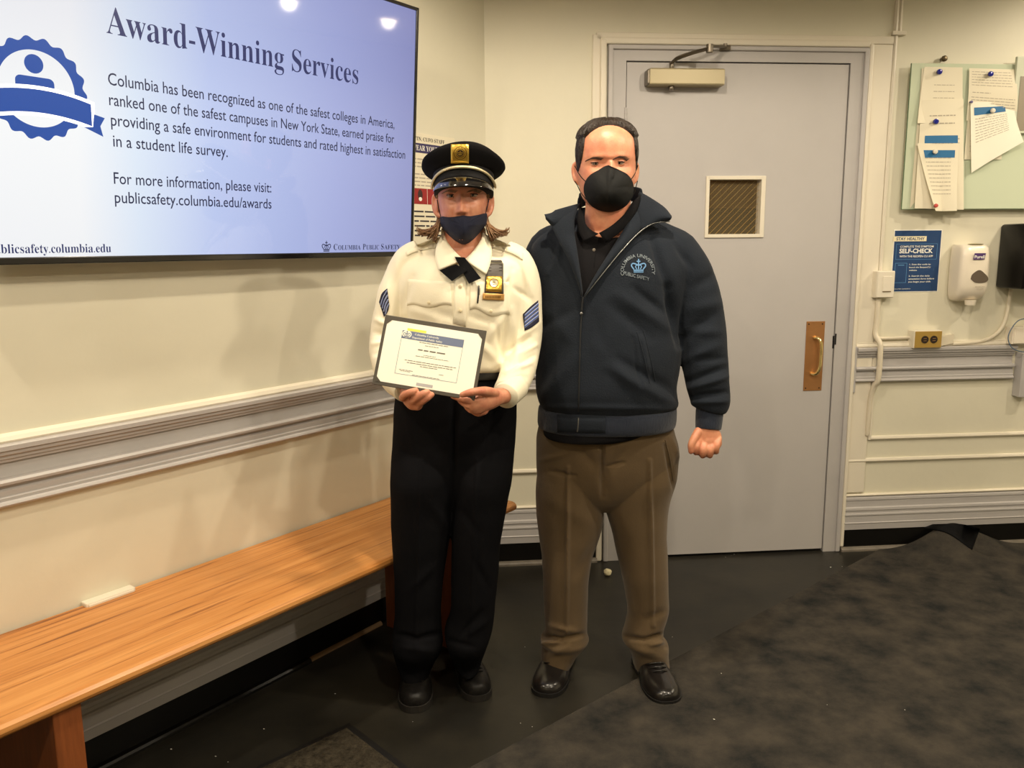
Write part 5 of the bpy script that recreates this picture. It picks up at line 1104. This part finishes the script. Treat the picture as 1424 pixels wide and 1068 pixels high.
# shirt
SH = mat('cream_uniform_shirt', (246, 238, 212), .72, bump=.14, bscale=380, var=.03, vscale=6)
st_ = G(); st_.loft([R_(326, 620, 668, 2.405, .006, .035), R_(334, 604, 686, 2.40, .004, .055), R_(343, 584, 708, 2.395, .018, .075), R_(352, 566, 722, 2.39, .046, .088), R_(365, 554, 732, 2.385, .088, .098), R_(385, 552, 734, 2.385, .118, .102), R_(410, 553, 733, 2.385, .132, .102), R_(440, 557, 730, 2.385, .134, .100), R_(470, 561, 727, 2.385, .128, .100), R_(495, 563, 724, 2.385, .124, .100), R_(508, 564, 722, 2.385, .120, .10), R_(515, 572, 712, 2.385, .10, .09)], n=72, e=.9)
sr = G(); sr.tube([A(700, 352, 2.39), A(718, 364, 2.388), A(728, 395, 2.385), A(730, 430, 2.375), A(730, 465, 2.362), A(727, 492, 2.340), A(721, 515, 2.295), A(712, 535, 2.235), A(705, 547, 2.190)], [(.040, .05), (.046, .055), (.050, .055), (.050, .052), (.049, .049), (.049, .048), (.048, .048), (.044, .044), (.037, .038)], n=30, rnd=False)
sl = G(); sl.tube([A(586, 352, 2.39), A(568, 364, 2.388), A(553, 395, 2.385), A(544, 430, 2.375), A(537, 465, 2.362), A(536, 492, 2.335), A(541, 512, 2.285), A(551, 530, 2.225), A(561, 540, 2.185)], [(.040, .05), (.046, .055), (.048, .055), (.047, .052), (.046, .049), (.045, .047), (.044, .046), (.040, .042), (.034, .036)], n=30, rnd=False)
shm = fuse([st_, sr, sl], .0040, 3)
folds(shm, [(712, 375, 700, 430, 4, -.006), (700, 390, 690, 420, 5, .003), (706, 440, 698, 500, 4, -.009), (712, 430, 722, 520, 5, .005), (700, 440, 680, 470, 5, .004), (690, 455, 700, 500, 4, -.004), (735, 470, 705, 490, 4, -.006), (745, 480, 712, 500, 3.5, .006), (742, 495, 708, 512, 3.5, -.006), (738, 505, 705, 520, 3, .005), (748, 450, 722, 470, 5, .004), (730, 525, 705, 530, 4, -.004), (573, 385, 560, 430, 5, -.006), (565, 430, 560, 480, 4, -.006), (524, 445, 545, 455, 4, .006), (520, 462, 545, 468, 4, -.006), (518, 478, 545, 476, 4, .006), (520, 492, 540, 488, 4, -.005),
    (555, 360, 552, 385, 5, .003), (570, 430, 600, 440, 6, .003), (600, 430, 640, 445, 7, -.003), (655, 440, 690, 450, 5, -.003), (660, 470, 690, 500, 6, .004), (690, 400, 712, 380, 5, .004), (590, 345, 575, 372, 4, .002), (725, 365, 738, 410, 4, .004), (735, 400, 748, 440, 4, -.003), (700, 500, 690, 508, 4, .004), (715, 400, 735, 415, 4, -.004), (540, 400, 535, 430, 3, .003)], .0013, 16, 3)
sho = mk(WOM, 'shirt', shm, SH); sb = bvh(shm)
SEAM = mat('shirt_seam', (196, 180, 144), .8)
g = patch(sb, [(632, 362), (631, 400), (630, 450)], [(650, 362), (649, 400), (648, 455)], 5, .0016, .0016); pk = mk(WOM, 'placket', g, SH, sho)
for y in (398, 432): button(sb, 640, y, .0048, mat('cream_button', (226, 212, 178), .3), WOM, sho, .0035)
for L_top, L_bot, R_top, R_bot, mid in (((567, 388), (566, 425), (628, 392), (628, 425), (596, 428)), ((654, 392), (653, 431), (708, 392), (709, 438), (683, 440))):
    a = [L_top, ((L_top[0]+R_top[0])/2, (L_top[1]+R_top[1])/2), R_top]; b_ = [L_bot, ((L_bot[0]*2+mid[0])/3, L_bot[1]-1.5), mid, ((R_bot[0]*2+mid[0])/3, R_bot[1]-1.5), R_bot]
    g = patch(sb, a, b_, 8, .0022, .0018, bulge=.001); mk(WOM, 'pocket_flap', g, SH, sho)
    button(sb, mid[0], mid[1]-7, .0042, MATS['cream_button'], WOM, sho, .005)
    for xs in (L_bot[0]+3, R_bot[0]-3): pass
# shoulder straps and collar
for a, b_ in (([(618, 327), (600, 333), (578, 341), (564, 351)], [(618, 343), (598, 346), (577, 351), (566, 356)]), ([(674, 328), (694, 334), (714, 343), (728, 352)], [(677, 343), (698, 348), (716, 355), (727, 362)])): mk(WOM, 'shoulder_strap', patch(sb, a, b_, 6, .003, .002, bulge=.002), SH, sho)
button(sb, 685.5, 341, .0045, MATS['cream_button'], WOM, sho, .006)
g = sheet3([(617, 323, 2.365), (622, 336, 2.335), (633, 350, 2.308), (645, 361, 2.290)], [(612, 328, 2.350), (606, 345, 2.322), (606, 362, 2.296), (610, 376, 2.272)], n=8, bulge=.010, thick=.003); mk(WOM, 'collar', g, SH, sho)
g = sheet3([(672, 323, 2.365), (667, 336, 2.335), (657, 350, 2.308), (646, 361, 2.290)], [(679, 328, 2.350), (684, 346, 2.322), (682, 366, 2.294), (676, 382, 2.268)], n=8, bulge=.010, thick=.003); mk(WOM, 'collar', g, SH, sho)
g = G(); g.tube([A(616, 324, 2.375), A(624, 318, 2.41), A(644, 315, 2.43), A(664, 318, 2.41), A(673, 324, 2.375)], [(.004, .016)]*5, n=12, ref=(0, 0, 1)); mk(WOM, 'collar_stand', g, SH, sho)
# crossed ribbon tie
TIE = mat('black_ribbon', (12, 12, 14), .8, bump=.2, bscale=300, spec=.1)
def bar(pts, thick, dY):
    g = G(); F = [A(x, y, yy) for x, y, yy in pts]; g.rings([[tuple(p) for p in F], [tuple(p+np.array([0, thick, 0])) for p in F]]); return g
tie = mk(WOM, 'neck_tie', bar([(632, 357, 2.283), (646, 358, 2.280), (669, 387, 2.250), (652, 394.5, 2.246)], .003, 0), TIE, None, False); tie['label'] = 'crossed black ribbon tie'
mk(WOM, 'ribbon_end', bar([(611, 376, 2.262), (634, 367.5, 2.268), (650, 376, 2.258), (628.5, 391, 2.246)], .003, 0), TIE, tie, False)
# badge holder, badge, name plate
LTH = mat('dark_leather_holder', (70, 64, 56), .5, bump=.2, bscale=80)
g = patch(sb, [(677, 366), (675, 385), (673.5, 409)], [(700, 366), (700, 385), (700.5, 410)], 6, .006, .004, bulge=.001); hd = mk(WOM, 'badge_holder', g, LTH, sho)
g = patch(sb, [(678, 364), (680, 361.5)], [(699, 364.5), (697, 361.5)], 6, .006, .004); mk(WOM, 'holder_top', g, LTH, sho)
g = patch(sb, [(676.5, 384), (675.5, 405)], [(698.5, 384), (698, 406.5)], 6, .0075, .002); b2_ = mk(WOM, 'shield_badge', g, GOLD, sho)
disc(sb, 687, 393.5, 5.4, .0088, mat('badge_silver', (210, 200, 170), .25, metal=.8), WOM, sho, 'badge_seal'); disc(sb, 687, 393.5, 6.6, .0086, DKG, WOM, sho, 'badge_ring', rin=5.6); g = G(); crown(g, 687, -393.5, 5.5, lambda x, z: tuple(ontos(sb, [(x, -z)], .0092)[0])); mk(WOM, 'badge_crown', g, DKG, sho, smooth=False)
for k in range(3):
    for sx in (0, 1): x = 679+sx*15; g = cord(sb, [(x, 368.5+4*k), (x+4, 368.5+4*k)], .0006, off=.0070, sub=2); mk(WOM, 'holder_stitch', g, BLACK, sho)
g = patch(sb, [(671.5, 407.5), (671, 416.5)], [(701.5, 409), (701, 418)], 6, .0085, .002); mk(WOM, 'name_plate', g, mat('tan_name_plate', (198, 150, 84), .35, metal=.4), sho)
g = G(); xx = 675
while xx < 697: P = ontos(sb, [(xx, 411.3), (xx+1.3, 411.3), (xx+1.3, 414.5), (xx, 414.5)], .0092); g.add(P, [(0, 1, 2, 3)]); xx += 2.2
mk(WOM, 'plate_engraving', g, DKG, sho, smooth=False)['kind'] = 'stuff'
# pen in the pocket
pen = thing('pen', Matrix.Translation(onto(sb, 665, 410, .004)), 'slim black ballpoint pen clipped to the shirt pocket flap', 'pen'); PI_ = pen.matrix_world.inverted()
g = cord(sb, [(665.8, 398), (665.2, 410), (664.2, 421)], .0024, off=.0065, sub=3); o = sm(link('barrel', g, GB, pen)); o.matrix_parent_inverse = PI_
g = cord(sb, [(667.3, 401), (667, 410)], .0009, off=.0095, sub=3); o = sm(link('clip', g, STEEL, pen)); o.matrix_parent_inverse = PI_
# chevron patches
NVY = mat('navy_patch', (24, 26, 52), .85, bump=.2, bscale=300); CHB = mat('blue_chevron', (74, 98, 168), .7); CHW = mat('pale_chevron_edge', (190, 196, 214), .7)
def chev(A0, B0, skew, n, lab):
    pt = mk(WOM, 'chevron_patch', patch(sb, A0, B0, 8, .0022, .0012), NVY, sho)
    a = np.array(A0, float); b_ = np.array(B0, float)
    return pt
def band_on(P0, P1, w0, m_, off): 
    a = [(p[0], p[1]-w0/2) for p in P0]; b_ = [(p[0], p[1]+w0/2) for p in P0]; return mk(WOM, 'chevron_stripe', patch(sb, a, b_, 2, off, .0008, sub=4), m_, sho)
mk(WOM, 'chevron_patch', patch(sb, [(727, 437), (738, 426), (748.5, 417.5)], [(729.5, 460), (740, 455), (750, 447)], 8, .0024, .0014), NVY, sho)
for k in range(4):
    P = [(729.5, 439.5+5.0*k), (739, 431+5.0*k+.9*k*.3), (749, 422.5+5.5*k)]; band_on(P, None, 4.0, CHW, .0034); band_on(P, None, 2.6, CHB, .0042)
mk(WOM, 'chevron_patch', patch(sb, [(527, 420), (531, 408), (538.5, 401)], [(534, 441), (539, 434), (541.5, 425)], 8, .0024, .0014), NVY, sho)
for k in range(4):
    a = (529.5+2.2*k, 424+4.2*k); b_ = (538+.9*k, 404.5+6.0*k)
    P = [a, ((a[0]+b_[0])/2-.6, (a[1]+b_[1])/2-1), b_]
    for w0, m_, of in ((2.0, CHW, .0034), (1.2, CHB, .0042)):
        g = cord(sb, P, w0*.0009, off=of-.001, sub=4); mk(WOM, 'chevron_stripe', g, m_, sho)
# shirt cuffs
g = G(); g.tube([A(714, 537, 2.232), A(706, 547, 2.192), A(702.5, 551, 2.176)], [(.043, .044), (.038, .039), (.036, .037)], n=30, rnd=False); mk(WOM, 'shirt_cuff', g, SH, sho)
g = G(); g.tube([A(552, 531, 2.222), A(562, 541, 2.184), A(565, 544, 2.172)], [(.038, .040), (.034, .036), (.032, .034)], n=30, rnd=False); mk(WOM, 'shirt_cuff', g, SH, sho)

# trousers
BTR = mat('black_uniform_trousers', (17, 17, 20), .88, bump=.2, bscale=420, spec=.08)
pl = G(); pl.loft([R_(503, 572, 714, 2.385, .100, .095), R_(520, 562, 716, 2.385, .112, .105), R_(540, 553, 718, 2.385, .122, .115), R_(565, 548.5, 719, 2.385, .126, .122), R_(600, 547, 718, 2.385, .124, .125), R_(640, 545, 715, 2.385, .114, .122), R_(670, 544, 712, 2.385, .098, .11), R_(695, 548, 703, 2.385, .07, .09), R_(708, 575, 680, 2.385, .04, .05)], n=64, e=.92)
Ll = leg([(620, 546, 640, 2.385, .10, .10), (665, 543.4, 634, 2.350, .102, .072), (700, 543.5, 629, 2.350, .095, .072), (729, 544, 627.5, 2.350, .09, .072), (762, 546, 623, 2.350, .085, .072), (796, 548.5, 618, 2.350, .08, .072), (828, 549, 615, 2.350, .078, .072), (852, 549, 613, 2.355, .078, .072), (875, 547, 614, 2.355, .080, .072), (897, 546, 615, 2.355, .084, .072), (915, 551, 607, 2.41, .086, .086), (928, 556, 601, 2.415, .09, .085), (934, 560, 599, 2.415, .092, .085)])
Lr = leg([(620, 632, 716, 2.385, .10, .10), (665, 632, 712.5, 2.350, .102, .072), (700, 631, 705, 2.350, .095, .072), (729, 629, 700, 2.350, .09, .072), (762, 628.5, 695, 2.350, .085, .072), (796, 628, 694, 2.350, .08, .072), (828, 627.5, 690.5, 2.350, .078, .072), (852, 626, 688, 2.355, .078, .072), (872, 619, 685.5, 2.355, .082, .072), (895, 621.5, 679, 2.355, .084, .072), (912, 629, 672, 2.425, .084, .085), (922, 635, 669, 2.43, .086, .085), (926, 638, 668, 2.43, .088, .085)])
wtm = fuse([pl, Ll, Lr], .0042, 2)
folds(wtm, [(632, 520, 630, 705, 4, -.010), (586, 640, 578, 900, 2.6, .005), (664, 640, 655, 880, 2.6, .005), (552, 882, 580, 889, 4, -.008), (580, 889, 614, 880, 4, -.008), (560, 900, 600, 905, 5, .004), (670, 850, 640, 885, 4, -.006), (680, 860, 655, 880, 5, .005), (660, 780, 680, 820, 5, -.004), (600, 700, 625, 740, 7, .004), (640, 710, 665, 740, 6, -.004), (570, 820, 600, 790, 6, .004), (565, 560, 580, 640, 7, .003), (690, 560, 680, 640, 7, -.004), (622, 890, 660, 900, 4, -.005), (553, 915, 590, 925, 5, .003)], .0012, 13, 4)
wtr = mk(WOM, 'trousers', wtm, BTR)
g = G(); g.loft([R_(505, 569, 716, 2.385, .106, .10), R_(507, 568, 717.5, 2.385, .112, .104), R_(520, 562, 719, 2.385, .118, .110), R_(522, 564, 717, 2.385, .114, .106)], n=60, e=.92); mk(WOM, 'belt', g, mat('black_leather_belt', (18, 16, 16), .35, coat=.2), wtr)
SNK = mat('black_sneaker_leather', (22, 20, 19), .45, bump=.25, bscale=90, spec=.3)
for o in (shoe(ground(577, 991.5), ground(581, 925), .104, .082, WOM, SNK, mat('dark_sneaker_sole', (34, 31, 28), .6), sneaker=True), shoe(ground(667, 976), ground(644, 915), .100, .080, WOM, SNK, MATS['dark_sneaker_sole'], sneaker=True)): o.matrix_parent_inverse = WOM_I

# ---------------------------------------------------------------- certificate
c0 = A(536, 437.5, 2.145); c1 = A(677, 460, 2.125); c3 = A(530.5, 536, 2.088)
ex = (c1-c0); CW = np.linalg.norm(ex); ex /= CW; ez = c0-c3; ez -= ex*(ez @ ex); CH = np.linalg.norm(ez); ez /= CH; ey = np.cross(ez, ex)
c3 = c0-ez*CH
MC = Matrix(((ex[0], ey[0], ez[0], c3[0]), (ex[1], ey[1], ez[1], c3[1]), (ex[2], ey[2], ez[2], c3[2]), (0, 0, 0, 1)))
ce = thing('certificate', MC, 'framed award certificate in dark folder held in both hands by the uniformed woman', 'certificate')
FOLD = mat('taupe_folder', (74, 68, 58), .6, bump=.2, bscale=150); CPAP = mat('ivory_certificate_paper', (250, 248, 232), .6); SLT = mat('slate_blue_print', (110, 122, 150), .6); YEL = mat('yellow_print', (240, 232, 96), .6); GRN = mat('grey_print', (112, 108, 100), .7); LGR = mat('light_grey_print', (178, 178, 180), .7)
sgn = 1
yb_ = 0.
g = G(); g.box((0, 0, 0), (CW, .004, CH), .0012); link('folder', g, FOLD, ce)
e = .0085
g = G(); flat(g, [(e+.006, .010), (CW-e, .010), (CW-e, CH-.012), (e, CH-.012), (e, .016)], -.0006); g.add([(p[0], -.0002, p[2]) for p in g.v[:5]], [(4, 3, 2, 1, 0)]); pg = link('certificate_sheet', g, CPAP, ce)
g = G()
for cx, cz, sx, sz in ((e-.001, CH-.011, 1, -1), (CW-e+.001, CH-.011, -1, -1), (e-.001, .009, 1, 1), (CW-e+.001, .009, -1, 1)): g.add([(cx, -.0016, cz), (cx+sx*.014, -.0016, cz), (cx, -.0016, cz+sz*.014)], [(0, 1, 2) if sx*sz > 0 else (0, 2, 1)])
link('corner_mount', g, FOLD, ce)
fx0, fx1, fz0, fz1 = CW*.195, CW*.80, CH*.20, CH*.82
g = G()
for q in ((fx0, fx1, fz0, fz0+.0009), (fx0, fx0+.0009, fz0, fz1), (fx1-.0009, fx1, fz0, fz1)): g.add([(q[0], -.0010, q[2]), (q[1], -.0010, q[2]), (q[1], -.0010, q[3]), (q[0], -.0010, q[3])], [(0, 1, 2, 3)])
link('printed_border', g, SLT, pg)
g = G(); flat(g, [(fx0, fz1-.021), (fx1, fz1-.021), (fx1, fz1), (fx0, fz1)], -.0010); link('heading_band', g, SLT, pg)
g = G(); flat(g, [(fx0+.012, fz1+.001), (fx0+.062, fz1+.001), (fx0+.062, fz1+.0075), (fx0+.012, fz1+.0075)], -.0010); link('highlight_strip', g, YEL, pg)
g = G(); g.add([(fx0+.013+.0125*math.cos(t), -.0013, fz1-.009+.010*math.sin(t)) for t in np.arange(24)*math.pi/12], [tuple(range(24))]); link('emblem_ground', g, CPAP, pg)
g = G(); crown(g, fx0+.013, fz1-.009, .018, lambda x, z: (x, -.0016, z)); link('crown_emblem', g, SLT, pg)
letter(serif('Columbia University'), fx0+.034, fx0+.098, fz1-.0085, .0052, CPAP, pg, y=-.0014, off=-.002); letter(serif('Department of Public Safety'), fx0+.028, fx0+.108, fz1-.0175, .0052, CPAP, pg, y=-.0014, off=-.002)
g = G(); rr = random.Random(21); H_ = fz1-fz0
for v, a, b_, h in ((.78, .30, .78, .0026), (.72, .40, .62, .0024), (.50, .40, .60, .0022), (.46, .28, .82, .0022), (.33, .12, .95, .0028), (.28, .16, .90, .0028), (.235, .38, .66, .0026), (.10, .06, .28, .0022), (.075, .08, .24, .002), (.12, .70, .78, .0022), (.02, .28, .72, .0022)): words(g, fx0+(fx1-fx0)*a, fx0+(fx1-fx0)*b_, fz0+H_*v, h, -.0011, rr)
link('small_print', g, GRN, pg)['kind'] = 'stuff'
g = G(); words(g, fx0+(fx1-fx0)*.30, fx0+(fx1-fx0)*.74, fz0+H_*.60, .0055, -.0011, rr); link('name_line', g, GRN, pg)
g = G(); flat(g, [(CW*.42, .014), (CW*.58, .014), (CW*.58, .022), (CW*.42, .022)], -.0010); link('seal_strip', g, LGR, pg)

# black patch laid on the large mat's buckle, painting the shade in its hollow
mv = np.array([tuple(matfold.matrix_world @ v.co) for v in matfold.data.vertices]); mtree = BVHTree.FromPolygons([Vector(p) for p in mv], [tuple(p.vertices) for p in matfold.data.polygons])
g = patch(mtree, [(1284, 734), (1318, 742), (1352, 765)], [(1297, 728.8), (1335, 728.5), (1363, 735)], 10, .004, .003, bulge=.006); o = sm(link('mat_shade_patch', g, mat('black_mat_shade', (13, 13, 15), .7, spec=.1), matfold)); o.matrix_parent_inverse = matfold.matrix_world.inverted(); o['label'] = 'black patch painting the shade in the buckled mat'
for o in SC.objects:
    if o.name.split('.')[0] in ('small_print', 'wire_mesh', 'name_line'): o['kind'] = 'stuff'
